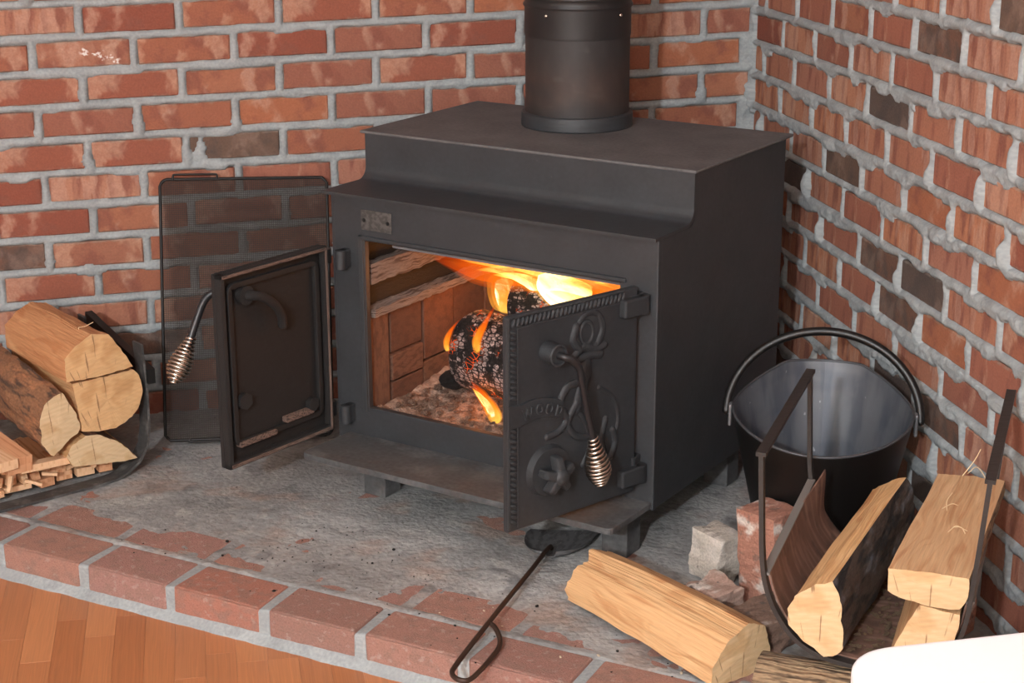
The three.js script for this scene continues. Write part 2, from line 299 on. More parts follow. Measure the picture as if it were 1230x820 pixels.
{
  const st = 0.007, t0 = -2.2, t1 = 1.45, v1 = 1.75, pos = [], uv = [], idx = [], nx = Math.round((t1 - t0) / st), nv = Math.round((v1 - 0.1) / st);
  // how thick the mortar smear is over the bricks: thin near the border, closed near the stove
  const lay = (t, v) => {
    const q = hearthAt(t, 0, v), cover = -0.0024 + sstep(0.12, 0.34, v) * 0.0065 + sstep(-0.1, 0.5, t) * 0.001;
    return cover + fbm(t * 6, v * 9, 3, 4) * 0.0085 + fbm(t * 30, v * 30, 8, 3) * 0.003;
  };
  const inJoint = (t, v) => Math.abs(v - 0.105) < 0.008;
  for (let j = 0; j <= nv; j++) for (let i = 0; i <= nx; i++) {
    const t = t0 + i * st, v = 0.094 + j * st, q = hearthAt(t, 0, v);
    let y = lay(t, v); if (v < 0.118) y = mix(Math.max(y, 0.0005 + fbm(t * 40, v * 40, 2, 3) * 0.004), -0.006, sstep(0.1005, 0.094, v));
    if (v > 0.32) y = mix(y, fbm(t * 9, v * 9, 3, 4) * 0.006, sstep(0.32, 0.5, v));
    const wl = Math.min(q.z, -q.x); if (wl < 0.05) y += (0.05 - Math.max(wl, -0.03)) * 0.22 * (0.6 + fbm(t * 20, v * 20, 1) * 1.2);
    pos.push(q.x, y, q.z); uv.push(q.x, q.z);
  }
  for (let j = 0; j < nv; j++) for (let i = 0; i < nx; i++) {
    const a = j * (nx + 1) + i, b = a + 1, c = a + nx + 1, e = c + 1;
    if (pos[a * 3] > 0.03 || pos[a * 3 + 2] < -0.03) continue;
    idx.push(a, b, c, b, e, c);
  }
  const g = new THREE.BufferGeometry(); g.setAttribute('position', new THREE.Float32BufferAttribute(pos, 3)); g.setAttribute('uv', new THREE.Float32BufferAttribute(uv, 2)); g.setIndex(idx); g.computeVertexNormals();
  // the bed under the border bricks (its joints) and the fillet of mortar at the floor
  const bed = [], bar = (ta, tb, va, vb, ya, yb, r = 0.004) => { const q = box(ta, tb, ya, yb, va, vb, r), p = q.attributes.position; for (let i = 0; i < p.count; i++) { const w = hearthAt(p.getX(i), p.getY(i), p.getZ(i)); p.setXYZ(i, w.x, w.y, w.z); } q.computeVertexNormals(); return boxUV(q); };
  bed.push(bar(-2.0, 0.86, 0.012, 0.2, FLOOR_Y - 0.03, -0.02));
  const hearth0 = new THREE.Group();
  // joints between the border bricks: mortar a little below and behind their faces
  const joints = []; for (let k = -9; k <= 5; k++) joints.push(k * 0.193 + 0.004 + n3(k * 3.3, 2, 1) * 0.006);
  for (const t of joints) {
    const q = new RoundedBoxGeometry(0.026, 0.056, 0.104, 3, 0.006), p = q.attributes.position; // rough strip
    for (let i = 0; i < p.count; i++) { const x = p.getX(i), y = p.getY(i), z = p.getZ(i), w = hearthAt(t + x + n3(z * 40, y * 40, t * 9) * 0.004, -0.029 + y + n3(x * 60, z * 50, t) * 0.003, 0.053 + z); p.setXYZ(i, w.x, w.y, w.z); }
    q.computeVertexNormals(); bed.push(boxUV(q));
  }
  { // fillet
    const P = [], U = [], I = [], n = 420; const prof = [[0.008, -0.042], [-0.001, -0.046], [-0.006, -0.0505], [-0.012, -0.0545], [-0.017, -0.0575], [-0.019, -0.062]];
    for (let i = 0; i <= n; i++) { const t = mix(-2.0, 0.86, i / n); prof.forEach(([v, y], k) => { const s = k && k < 5 ? 1 : 0.2, q = hearthAt(t, y + n3(t * 40, k, 3) * 0.0018 * s, v + fbm(t * 22, k * 0.4, 9, 3) * 0.006 * s); P.push(q.x, q.y, q.z); U.push(t, v); }); }
    for (let i = 0; i < n; i++) for (let k = 0; k < 5; k++) { const a = i * 6 + k, b = a + 1, c = a + 6, d = c + 1; I.push(a, b, c, b, d, c); }
    const q = new THREE.BufferGeometry(); q.setAttribute('position', new THREE.Float32BufferAttribute(P, 3)); q.setAttribute('uv', new THREE.Float32BufferAttribute(U, 2)); q.setIndex(I); q.computeVertexNormals(); bed.push(q);
  }
  const hearth = struct('hearth', g, hearthMortar);
  part('mortar_bed', merge(bed), mortarMat, hearth);
  for (let k = 0; k < joints.length - 1; k++) paver(joints[k] + 0.009, joints[k + 1] - 0.009, 0, 0.098, -0.05, 0.002 + n3(k * 2.2, 1, 1) * 0.002, k + 9, hearth, 0.006);
  // the bricks inside, running bond, mostly buried
  for (let r = 0; r < 4; r++) for (let k = -10; k < 6; k++) {
    const v0 = 0.116 + r * 0.062 * 1.75, off = r % 2 ? 0.09 : 0.02, a = k * 0.205 + off + n3(k, r, 3) * 0.02;
    const q = hearthAt(a + 0.1, 0, v0 + 0.05); if (q.x > -0.1 || q.z < 0.12) continue;
    paver(a + 0.012, a + 0.197, v0, v0 + 0.092, -0.06, -0.0012 + n3(k * 4.1, r * 3.3, 2) * 0.0012, (k + 30) * 3 + r, hearth, 0.004);
  }
}

// ------------------------------------------------------------------ wood floor: strips running along z
const floorWood = [];
for (let k = 0; k < 7; k++) floorWood.push(std({ roughness: 0.4, map: tex(96, 512, (u, v) => {
  const z = k * 9.1, w = fbm(u * 2, v * 1.6, z, 3) * 0.5, g = fbm(u * 26 + w * 8, v * 2.2, z, 4), f = fbm(u * 90, v * 9, z + 4, 2), ring = Math.sin((u * 3 + w * 5 + v * 0.6) * 9 + k);
  let c = [[186, 122, 80], [176, 114, 72], [192, 130, 86], [180, 118, 76], [170, 108, 68], [188, 126, 84], [180, 120, 80]][k];
  return c.map((q) => q * (1 + g * 0.12 + f * 0.04 + ring * 0.015));
}, true, false) }));
{
  const fl = struct('floor', box(ROOM_X - 0.12, 0.16, FLOOR_Y - 0.1, FLOOR_Y - 0.012, -0.1, ROOM_Z + 0.12, 0), std({ color: 0x5a3018, roughness: 0.8 }));
  const W = 0.05, far = [];
  for (let i = 0; i < 58; i++) {
    const x0 = -3.1 + i * W; let z = 0.3 + ((i * 0.37) % 0.4);
    while (z < 3.4) {
      const L = rr(0.24, 0.46), z1 = Math.min(z + L, 3.6), cx = x0 + W / 2;
      const t = (hearthAt(0, 0, 0)), v = (cx - H0.x) * HM.x + ((z + z1) / 2 - H0.z) * HM.z;
      if (v > 0.3) { z = z1; continue; }
      const g = box(x0 + 0.0001, x0 + W - 0.0001, FLOOR_Y - 0.012, FLOOR_Y, z + 0.0001, z1 - 0.0001, 0.0004), p = g.attributes.position, uv = g.attributes.uv;
      for (let q = 0; q < p.count; q++) uv.setXY(q, (p.getX(q) - x0) / W, (p.getZ(q) - z) / 0.5);
      const mat = floorWood[Math.floor(rnd() * 7)];
      if (cx > -1.95 && cx < -0.75 && z1 > 0.6 && z < 1.75) part('plank', g, mat, fl); else far.push([g, mat]);
      z = z1;
    }
  }
  floorWood.forEach((m) => { const gs = far.filter((f) => f[1] === m).map((f) => f[0]); if (gs.length) part('planking', merge(gs), m, fl).userData.kind = 'stuff'; });
  const rest = (x0, x1, z0, z1) => box(x0, x1, FLOOR_Y - 0.012, FLOOR_Y, z0, z1, 0);
  part('planking', boxUV(merge([rest(ROOM_X, -3.1, 0, ROOM_Z), rest(-3.1, 0.02, 3.4, ROOM_Z), rest(-0.26, 0.02, 1.9, 3.4)])), floorWood[1], fl).userData.kind = 'stuff';
}

// ------------------------------------------------------------------ lamps out of view: the key and the added fill
{
  const g = new THREE.Group(); g.name = numbered('unseen_key_lamp'); g.position.set(LAMP.x, LAMP.y - 0.07, LAMP.z); scene.add(g);  // unseen lamp behind the camera, lights stove and walls in place of a flash
  tag(g, 'unseen bare bulb on a black cord behind the camera, in place of a flash', 'lamp');
  part('bulb', new THREE.SphereGeometry(0.06, 24, 16).translate(0, 0.07, 0), std({ color: 0xffffff, emissive: 0xf2f7ff, emissiveIntensity: 6 }), g);
  part('cord', new THREE.CylinderGeometry(0.004, 0.004, CEIL - LAMP.y - 0.12, 8).translate(0, 0.07 + 0.12 + (CEIL - LAMP.y - 0.12) / 2, 0), std({ color: 0x111111, roughness: 0.6 }), g);
  part('socket', new THREE.CylinderGeometry(0.02, 0.025, 0.07, 16).translate(0, 0.155, 0), std({ color: 0x151515, roughness: 0.5 }), g);
  const l = new THREE.PointLight(0xf0f5fb, LAMP_POWER); l.position.set(LAMP.x, LAMP.y, LAMP.z); l.castShadow = true; l.shadow.radius = 3; l.shadow.mapSize.set(2048, 2048); l.shadow.bias = -0.002; scene.add(l);
  g.children[0].castShadow = false;
  const p = new THREE.Group(); p.name = numbered('added_ceiling_fill'); p.position.set(PANEL.x, PANEL.y, PANEL.z); scene.add(p);  // panel added out of view as fill from above
  tag(p, 'added square fill panel with a white frame, out of view on the ceiling', 'light');
  part('frame', box(-0.63, 0.63, 0.012, 0.06, -0.63, 0.63, 0.004), std({ color: 0xeeeeee, roughness: 0.5 }), p);
  part('diffuser', box(-0.6, 0.6, 0.004, 0.02, -0.6, 0.6, 0.003), std({ color: 0xffffff, emissive: 0xf2f7ff, emissiveIntensity: 1.0 }), p);
  const a = new THREE.RectAreaLight(0xf0f5fb, PANEL_POWER, 1.2, 1.2); a.position.set(PANEL.x, PANEL.y - 0.003, PANEL.z); a.rotation.x = -Math.PI / 2; scene.add(a);
}

// ------------------------------------------------------------------ the wood stove (own axes: x along the front from the right corner, y up, z to the viewer)
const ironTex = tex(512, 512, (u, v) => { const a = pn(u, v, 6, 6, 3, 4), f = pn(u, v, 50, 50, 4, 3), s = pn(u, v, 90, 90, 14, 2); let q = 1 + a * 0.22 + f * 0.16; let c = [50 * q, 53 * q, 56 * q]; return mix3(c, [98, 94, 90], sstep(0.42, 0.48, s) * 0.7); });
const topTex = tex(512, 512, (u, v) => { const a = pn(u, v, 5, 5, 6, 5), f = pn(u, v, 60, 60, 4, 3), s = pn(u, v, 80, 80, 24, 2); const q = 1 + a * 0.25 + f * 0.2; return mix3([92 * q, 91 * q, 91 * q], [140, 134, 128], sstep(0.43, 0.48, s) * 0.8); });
const shelfTex = tex(512, 512, (u, v) => { const a = pn(u, v, 6, 6, 8, 5), f = pn(u, v, 50, 50, 4, 3), b = pn(u, v, 9, 9, 2, 4); const q = 1 + f * 0.3; let c = mix3([74, 75, 76], [104, 104, 104], sstep(-0.1, 0.3, a) * 0.7); c = mix3(c, [84, 72, 68], sstep(0.05, 0.3, b) * 0.4); return c.map((k) => k * q); });
for (const t of [ironTex, topTex, shelfTex]) t.repeat.set(2.2, 2.2);
const iron = std({ map: ironTex, roughness: 0.52, metalness: 0.0, bumpMap: fineBump, bumpScale: 0.0003 });
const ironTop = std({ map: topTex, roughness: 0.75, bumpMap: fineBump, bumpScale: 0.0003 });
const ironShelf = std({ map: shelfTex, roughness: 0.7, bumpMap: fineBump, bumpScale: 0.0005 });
const castIron = std({ map: ironTex, color: 0xf4f4f4, roughness: 0.5, bumpMap: fineBump, bumpScale: 0.0006 });
const castDark = std({ color: 0x1c1b1b, roughness: 0.7, bumpMap: grainBump, bumpScale: 0.001 });
const wornSteel = std({ map: tex(256, 64, (u, v) => { const a = fbm(u * 14, v * 4, 3, 4); return mix3([132, 108, 96], [64, 52, 48], sstep(-0.1, 0.25, a)); }), roughness: 0.8, bumpMap: grainBump, bumpScale: 0.001 });
const blackRod = std({ color: 0x2c2c2e, roughness: 0.38, metalness: 0.3 });
const nickel = std({ color: 0xcdc6bc, metalness: 1, roughness: 0.24 });
const pipeBlack = std({ color: 0x1d1d1e, roughness: 0.5 });
const stoveBox = (u0, u1, y0, y1, z0, z1, r = 0.002) => boxUV(box(u0, u1, y0, y1, z0, z1, r));

const stove = new THREE.Group(); stove.name = numbered('wood_stove'); stove.position.copy(SB); stove.rotation.y = TH; scene.add(stove);
tag(stove, 'black steel wood stove with a stepped top and two cast doors standing open', 'stove');
{
  // body: front plate with its opening, side plates of stepped outline, back, floor, roof
  const fs = new THREE.Shape(); fs.moveTo(-0.69, 0.097); fs.lineTo(0, 0.097); fs.lineTo(0, 0.582); fs.lineTo(-0.69, 0.582); fs.closePath();
  const ho = new THREE.Path(); ho.moveTo(-0.623, 0.167); ho.lineTo(-0.623, 0.502); ho.lineTo(-0.07, 0.502); ho.lineTo(-0.07, 0.167); ho.closePath(); fs.holes.push(ho);
  const front = new THREE.ExtrudeGeometry(fs, { depth: 0.01, bevelEnabled: true, bevelSize: 0.002, bevelThickness: 0.002, bevelSegments: 2 }).translate(0, 0, -0.012);
  const ss = new THREE.Shape(); ss.moveTo(-0.002, 0.097); ss.lineTo(-0.002, 0.582); ss.lineTo(-0.115, 0.582); ss.quadraticCurveTo(-0.13, 0.584, -0.133, 0.602); ss.lineTo(-0.133, 0.676); ss.lineTo(-0.505, 0.676); ss.lineTo(-0.505, 0.097); ss.closePath();
  const side = (u) => new THREE.ExtrudeGeometry(ss, { depth: 0.008, bevelEnabled: true, bevelSize: 0.001, bevelThickness: 0.001, bevelSegments: 1 }).rotateY(-Math.PI / 2).translate(u, 0, 0);
  const body = merge([front, side(0.0), side(-0.69), box(-0.695, -0.003, 0.097, 0.676, -0.508, -0.5), box(-0.695, -0.003, 0.097, 0.106, -0.5, -0.006), box(-0.695, -0.003, 0.566, 0.574, -0.13, -0.006)]);
  const b = part('body', boxUV(body), iron, stove);
  // seams and edge rod round the opening
  part('opening_frame', merge([box(-0.634, -0.059, 0.502, 0.51, -0.003, 0.004), box(-0.634, -0.623, 0.16, 0.51, -0.003, 0.004)]), iron, stove);
  // bent step: a sheet that runs up from the lip into the upper front
  const pr = []; const P = (z, y) => pr.push([z, y]);
  P(0.014, 0.5835); P(-0.1, 0.5835); for (let k = 1; k <= 8; k++) { const a = k / 8 * Math.PI / 2; P(-0.1 - Math.sin(a) * 0.03, 0.6135 - Math.cos(a) * 0.03); } P(-0.13, 0.676);
  const sh = new THREE.Shape(), th = 0.006; const off = pr.map(([z, y], k) => { const a = pr[Math.max(0, k - 1)], c = pr[Math.min(pr.length - 1, k + 1)], dx = c[0] - a[0], dy = c[1] - a[1], l = Math.hypot(dx, dy); return [z + dy / l * th, y - dx / l * th]; });
  pr.forEach(([z, y], k) => k ? sh.lineTo(z, y) : sh.moveTo(z, y)); 
  off.slice().reverse().forEach(([z, y]) => sh.lineTo(z, y)); sh.closePath();
  let sg = new THREE.ExtrudeGeometry(sh, { depth: 0.712, bevelEnabled: false }).rotateY(-Math.PI / 2).translate(0.003, 0, 0);
  part('step_plate', boxUV(toCreasedNormals(sg, 0.5)), iron, stove);
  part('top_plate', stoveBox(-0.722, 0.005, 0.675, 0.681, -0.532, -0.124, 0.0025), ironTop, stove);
  { // shelf in front of the opening, corners rounded
    const s = new THREE.Shape(); s.moveTo(-0.668, 0); s.lineTo(-0.004, 0); s.lineTo(-0.004, -0.128); s.quadraticCurveTo(-0.005, -0.138, -0.016, -0.139); s.lineTo(-0.66, -0.139); s.quadraticCurveTo(-0.676, -0.139, -0.677, -0.128); s.closePath();
    const g = new THREE.ExtrudeGeometry(s, { depth: 0.009, bevelEnabled: true, bevelSize: 0.0015, bevelThickness: 0.0015, bevelSegments: 2 }).rotateX(-Math.PI / 2).translate(0, 0.0995, 0);
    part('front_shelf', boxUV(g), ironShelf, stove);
  }
  for (const [u, z] of [[-0.594, 0.0], [-0.065, -0.008], [-0.062, -0.405], [-0.62, -0.44]]) part('leg', stoveBox(u - 0.026, u + 0.026, 0.0, 0.0975, z - 0.025, z + 0.026, 0.003), ironShelf, stove);
  part('flue_collar', new THREE.LatheGeometry([[0.1, 0.68], [0.109, 0.68], [0.11, 0.684], [0.109, 0.706], [0.107, 0.709], [0.1, 0.709]].map((p) => new THREE.Vector2(...p)), 56).translate(-0.4, 0, -0.405), iron, stove);
  const pl = part('rating_plate', box(-0.626, -0.555, 0.522, 0.561, 0.0, 0.0022, 0.001), std({ map: tex(128, 64, (u, v) => { const a = fbm(u * 8, v * 5, 2, 4); return mix3([84, 82, 80], [60, 58, 56], sstep(-0.2, 0.2, a)); }), roughness: 0.55 }), stove);
  for (const u of [-0.619, -0.564]) part('rivet', new THREE.SphereGeometry(0.004, 10, 6).scale(1, 1, 0.5).translate(u, 0.541, 0.0025), castDark, pl);
  // hinge lugs on the front plate
  for (const [u, s] of [[-0.003, 1], [-0.693, -1]]) for (const y of s > 0 ? [0.452, 0.158] : [0.445, 0.136]) {
    const h = s > 0 ? 0.04 : 0.036;
    part('hinge_lug', merge([new THREE.CylinderGeometry(0.0105, 0.0105, h, 16).translate(u - s * 0.03, y + h / 2, 0.02), box(u - s * 0.03 - 0.009, u - s * 0.03 + 0.009, y, y + h, -0.001, 0.02, 0.003)]), castIron, stove);
  }
  // firebox: firebricks on the left, steel ledge with ash on it, baffle, back lining
  const fb = [[118, 84, 64], [108, 75, 58], [124, 89, 70], [102, 72, 56]].map((c, k) => std({ roughness: 0.95, bumpMap: grainBump, bumpScale: 0.0015, map: tex(128, 128, (u, v) => { const a = fbm(u * 5, v * 7, k * 4, 4), f = fbm(u * 40, v * 40, k, 2); return mix3(c, [84, 58, 46], sstep(-0.15, 0.3, a) * 0.6).map((q) => q * (1 + f * 0.2)); }, true, false) }));
  const FB = [[-0.02, -0.081, 0.12, 0.343], [-0.086, -0.19, 0.12, 0.193], [-0.086, -0.19, 0.197, 0.25], [-0.086, -0.19, 0.254, 0.343], [-0.193, -0.297, 0.12, 0.207], [-0.193, -0.297, 0.212, 0.343], [-0.301, -0.41, 0.12, 0.24], [-0.301, -0.41, 0.244, 0.343], [-0.414, -0.49, 0.12, 0.343]];
  FB.forEach(([za, zb, ya, yb], k) => part('firebrick', box(-0.665, -0.63 + (k % 3) * 0.0015, ya, yb, zb, za, 0.003), fb[k % 4], stove));
  for (let k = 0; k < 6; k++) part('firebrick', box(-0.628 + k * 0.1, -0.531 + k * 0.1, 0.12, 0.343, -0.498, -0.465, 0.003), fb[(k + 1) % 4], stove);
  for (let k = 0; k < 4; k++) part('firebrick', box(-0.043, -0.012, 0.12, 0.343, -0.135 - k * 0.113, -0.026 - k * 0.113, 0.003), fb[(k + 2) % 4], stove);
  const ash = std({ roughness: 1, bumpMap: grainBump, bumpScale: 0.004, map: tex(256, 256, (u, v) => { const a = pn(u, v, 8, 8, 4, 5), f = pn(u, v, 40, 40, 2, 3); return mix3([178, 160, 148], [112, 92, 82], sstep(-0.05, 0.3, a)).map((q) => q * (1 + f * 0.35)); }) });
  const led = new THREE.BoxGeometry(0.05, 0.016, 0.47, 6, 2, 60), lp = led.attributes.position; for (let i = 0; i < lp.count; i++) { const x = lp.getX(i), y = lp.getY(i), z = lp.getZ(i); lp.setXYZ(i, x + n3(z * 40, y * 90, 3) * 0.004, y + (y > 0 ? fbm(x * 60, z * 40, 1, 3) * 0.007 : fbm(x * 40, z * 60, 5, 3) * 0.006), z); } led.computeVertexNormals();
  part('retainer_ledge', led.translate(-0.642, 0.352, -0.257), ash, stove);
  part('firebox_wall', merge([box(-0.69, -0.648, 0.36, 0.566, -0.5, -0.012, 0), box(-0.69, -0.655, 0.106, 0.36, -0.5, -0.012, 0)]), castDark, stove);
  const up = new THREE.BoxGeometry(0.03, 0.04, 0.45, 3, 4, 50), q2 = up.attributes.position; for (let i = 0; i < q2.count; i++) { const x = q2.getX(i), y = q2.getY(i), z = q2.getZ(i); q2.setXYZ(i, x + fbm(y * 50, z * 50, 2, 3) * 0.008, y + fbm(x * 50, z * 40, 8, 3) * 0.008, z); } up.computeVertexNormals();
  part('side_baffle', up.translate(-0.642, 0.428, -0.25), ash, stove);
  const bf = box(-0.655, -0.03, 0, 0.012, -0.36, -0.03, 0.003); bf.rotateX(0.05); part('baffle', bf.translate(0, 0.492, -0.04), castDark, stove);
  part('baffle_lip', box(-0.6, -0.03, 0.477, 0.494, -0.068, -0.056, 0.003), std({ color: 0x8f9094, roughness: 0.85, bumpMap: grainBump, bumpScale: 0.001 }), stove, 'pale grey lip of the baffle');
  part('firebox_back', box(-0.69, -0.012, 0.36, 0.56, -0.5, -0.48, 0), castDark, stove);

  // ---- doors
  const doorPlate = (x0, x1, y0, y1) => box(x0, x1, y0, y1, -0.006, 0.006, 0.004);
  const grip = (turns, len) => { // wire coil, pear shaped, hanging along -y
    class C extends THREE.Curve { getPoint(t, o = V(0, 0, 0)) { const r = t < 0.66 ? mix(0.0075, 0.0205, sstep(0, 1, t / 0.66)) : mix(0.0205, 0.006, Math.pow((t - 0.66) / 0.34, 1.8)); const a = t * turns * 2 * Math.PI; return o.set(Math.cos(a) * r, -t * len, Math.sin(a) * r); } }
    return new THREE.TubeGeometry(new C(), turns * 22, 0.0026, 7, false);
  };
  const along = (g, p, d) => g.applyQuaternion(new THREE.Quaternion().setFromUnitVectors(V(0, -1, 0), d.clone().normalize())).translate(p.x, p.y, p.z);

  // right door: its cast outer face towards the room. Own axes: x from the free edge (-) to the hinge (+), z outwards
  const dr = part('door', boxUV(doorPlate(-0.276, 0.012, 0.134, 0.506)), castIron, stove, 'right cast door showing its relief face, WOOD banner and draft knob');
  dr.position.set(-0.034, 0, 0.03); dr.rotation.y = Math.atan2(0.954, 0.30);
  const bead = [], rope = (x, y, a) => bead.push(new THREE.SphereGeometry(0.0052, 8, 6).scale(0.72, 1.55, 0.7).rotateZ(a).translate(x, y, 0.0065));
  for (let k = 0; k < 27; k++) rope(-0.262 + k * 0.0092, 0.4935, -0.35);
  for (let k = 0; k < 13; k++) rope(-0.2625, 0.478 - k * 0.0092, 1.15);
  for (let k = 0; k < 18; k++) rope(-0.2625, 0.312 - k * 0.0094, 1.15);
  part('rope_trim', merge([...bead, box(-0.2755, -0.2695, 0.14, 0.505, 0.004, 0.0085, 0.002), box(-0.27, -0.02, 0.501, 0.506, 0.004, 0.0085, 0.002), box(-0.255, -0.02, 0.4825, 0.4855, 0.004, 0.0075, 0.0012), box(-0.2545, -0.2515, 0.14, 0.485, 0.004, 0.0075, 0.0012)]), castIron, dr);
  // banner with its word
  const bn = new THREE.Shape(); bn.moveTo(-0.275, 0.318); bn.lineTo(-0.248, 0.318); bn.quadraticCurveTo(-0.205, 0.334, -0.158, 0.309); bn.lineTo(-0.158, 0.34); bn.quadraticCurveTo(-0.205, 0.364, -0.248, 0.352); bn.lineTo(-0.275, 0.356); bn.closePath();
  const ban = part('banner', new THREE.ExtrudeGeometry(bn, { depth: 0.005, bevelEnabled: true, bevelSize: 0.0015, bevelThickness: 0.0015, bevelSegments: 2, curveSegments: 16 }).translate(0, 0, 0.004), castIron, dr);
  const font = await new FontLoader().loadAsync('fonts/droid/droid_sans_bold.typeface.json');
  const word = []; [['W', -0.246, 0.327, 0.12], ['O', -0.2195, 0.3305, 0.0], ['O', -0.1995, 0.328, -0.14], ['D', -0.1795, 0.3215, -0.3]].forEach(([ch, x, y, a]) => { const t = new TextGeometry(ch, { font, size: 0.0175, depth: 0.0035, curveSegments: 6, bevelEnabled: true, bevelSize: 0.0005, bevelThickness: 0.0005, bevelSegments: 1 }); t.rotateZ(a); word.push(t.translate(x, y, 0.0095)); });
  part('lettering', merge(word), castIron, ban);
  // the cast relief: a curling stem with a ringed flower head, ribbons and scrolls
  const rel = [], vine = (pts, r0, sq = 0.75) => { const r = r0 * 1.3, c = new THREE.CatmullRomCurve3(pts.map(([x, y]) => V(x, y, 0))); const t = new THREE.TubeGeometry(c, 40, r, 8, false), e = [c.getPoint(0), c.getPoint(1)].map((p) => new THREE.SphereGeometry(r, 8, 6).translate(p.x, p.y, 0)); const g = merge([t, ...e]).scale(1, 1, sq); rel.push(g.translate(0, 0, 0.0055)); };
  const ring = (x, y, rx, ry, r) => rel.push(new THREE.TorusGeometry(1, r / Math.max(rx, ry), 8, 30).scale(rx, ry, Math.max(rx, ry) * 0.55).translate(x, y, 0.006));
  ring(-0.097, 0.449, 0.03, 0.031, 0.0055); ring(-0.104, 0.447, 0.014, 0.019, 0.004); vine([[-0.079, 0.474], [-0.07, 0.45], [-0.079, 0.425]], 0.004);
  vine([[-0.128, 0.462], [-0.134, 0.44], [-0.12, 0.42]], 0.006); vine([[-0.135, 0.41], [-0.11, 0.424], [-0.084, 0.415], [-0.064, 0.418]], 0.0055);
  vine([[-0.13, 0.4], [-0.104, 0.407], [-0.074, 0.404]], 0.006); vine([[-0.105, 0.4], [-0.104, 0.375], [-0.116, 0.345], [-0.124, 0.318]], 0.009, 0.45);
  vine([[-0.124, 0.33], [-0.145, 0.298], [-0.128, 0.272], [-0.1, 0.262]], 0.0055); vine([[-0.16, 0.345], [-0.146, 0.362], [-0.12, 0.364]], 0.006);
  vine([[-0.155, 0.322], [-0.148, 0.303], [-0.165, 0.288], [-0.19, 0.284]], 0.0055); vine([[-0.125, 0.318], [-0.1, 0.28], [-0.096, 0.24], [-0.11, 0.215]], 0.0045);
  vine([[-0.075, 0.345], [-0.045, 0.322], [-0.03, 0.282], [-0.04, 0.245]], 0.0035); vine([[-0.06, 0.285], [-0.068, 0.25], [-0.06, 0.222]], 0.005); vine([[-0.043, 0.262], [-0.036, 0.24], [-0.045, 0.215]], 0.0055);
  part('relief', merge(rel), castIron, dr);
  // draft knob: disc and five-lobed cap
  const kn = []; for (let k = 0; k < 5; k++) { const a = k / 5 * 2 * Math.PI + 0.35; { const q = box(0.004, 0.034, -0.0095, 0.0095, -0.012, 0.01, 0.005), p = q.attributes.position; for (let i = 0; i < p.count; i++) { const t = p.getX(i) / 0.034; p.setXYZ(i, p.getX(i), p.getY(i) * (1 - 0.25 * t), p.getZ(i) - t * t * 0.008); } q.computeVertexNormals(); kn.push(q.rotateZ(a)); } }
  kn.push(new THREE.SphereGeometry(0.017, 16, 10).scale(1, 1, 0.9), new THREE.CylinderGeometry(0.008, 0.008, 0.03, 12).rotateX(Math.PI / 2).translate(0, 0, -0.014));
  part('draft_disc', new THREE.CylinderGeometry(0.041, 0.046, 0.012, 36).rotateX(Math.PI / 2).translate(-0.19, 0.226, 0.011), castIron, dr);
  part('draft_knob', merge(kn).translate(-0.186, 0.222, 0.034), castIron, dr);
  part('handle_boss', merge([new THREE.CylinderGeometry(0.0165, 0.019, 0.03, 24).rotateX(Math.PI / 2).translate(-0.19, 0.432, 0.019), new THREE.TorusGeometry(0.0165, 0.003, 8, 24).translate(-0.19, 0.432, 0.034)]), castIron, dr);
  const hp = [[-0.19, 0.432, 0.03], [-0.187, 0.431, 0.043], [-0.176, 0.426, 0.05], [-0.161, 0.409, 0.051], [-0.154, 0.385, 0.05], [-0.141, 0.335, 0.048], [-0.127, 0.285, 0.047], [-0.114, 0.24, 0.046]];
  part('handle', tube(hp, 0.0062, 60, 12), blackRod, dr);
  part('spring_grip', along(grip(13, 0.094), V(-0.1255, 0.28, 0.047), V(0.022, -0.094, -0.002)), nickel, dr, 'nickel coiled wire grip');
  for (const y of [0.47, 0.163]) part('hinge_strap', merge([box(-0.03, 0.024, y - 0.013, y + 0.02, 0.002, 0.02, 0.005), new THREE.CylinderGeometry(0.0115, 0.0115, 0.033, 16).translate(0.022, y + 0.0035, 0.008)]), castIron, dr);

  // left door: its inner side towards the room. Own axes: x from the hinge to the free edge, z outwards (away from us)
  const dl = part('door', boxUV(doorPlate(0, 0.274, 0.117, 0.487)), castDark, stove, 'left door showing its dark inner side with a worn rim');
  dl.position.set(-0.711, 0, 0.022); dl.rotation.y = Math.atan2(-0.996, -0.085);
  part('rim', merge([box(0, 0.274, 0.476, 0.487, -0.02, -0.004, 0.003), box(0, 0.274, 0.117, 0.13, -0.02, -0.004, 0.003), box(0, 0.01, 0.117, 0.487, -0.02, -0.004, 0.003), box(0.263, 0.274, 0.117, 0.487, -0.02, -0.004, 0.003)]), castDark, dl);
  part('gasket_edge', merge([box(0.004, 0.27, 0.479, 0.4845, -0.0225, -0.0185, 0.0012), box(0.004, 0.27, 0.12, 0.126, -0.0225, -0.0185, 0.0012), box(0.003, 0.0075, 0.125, 0.48, -0.0225, -0.0185, 0.0012)]), wornSteel, dl, 'worn bare metal edge of the rim');
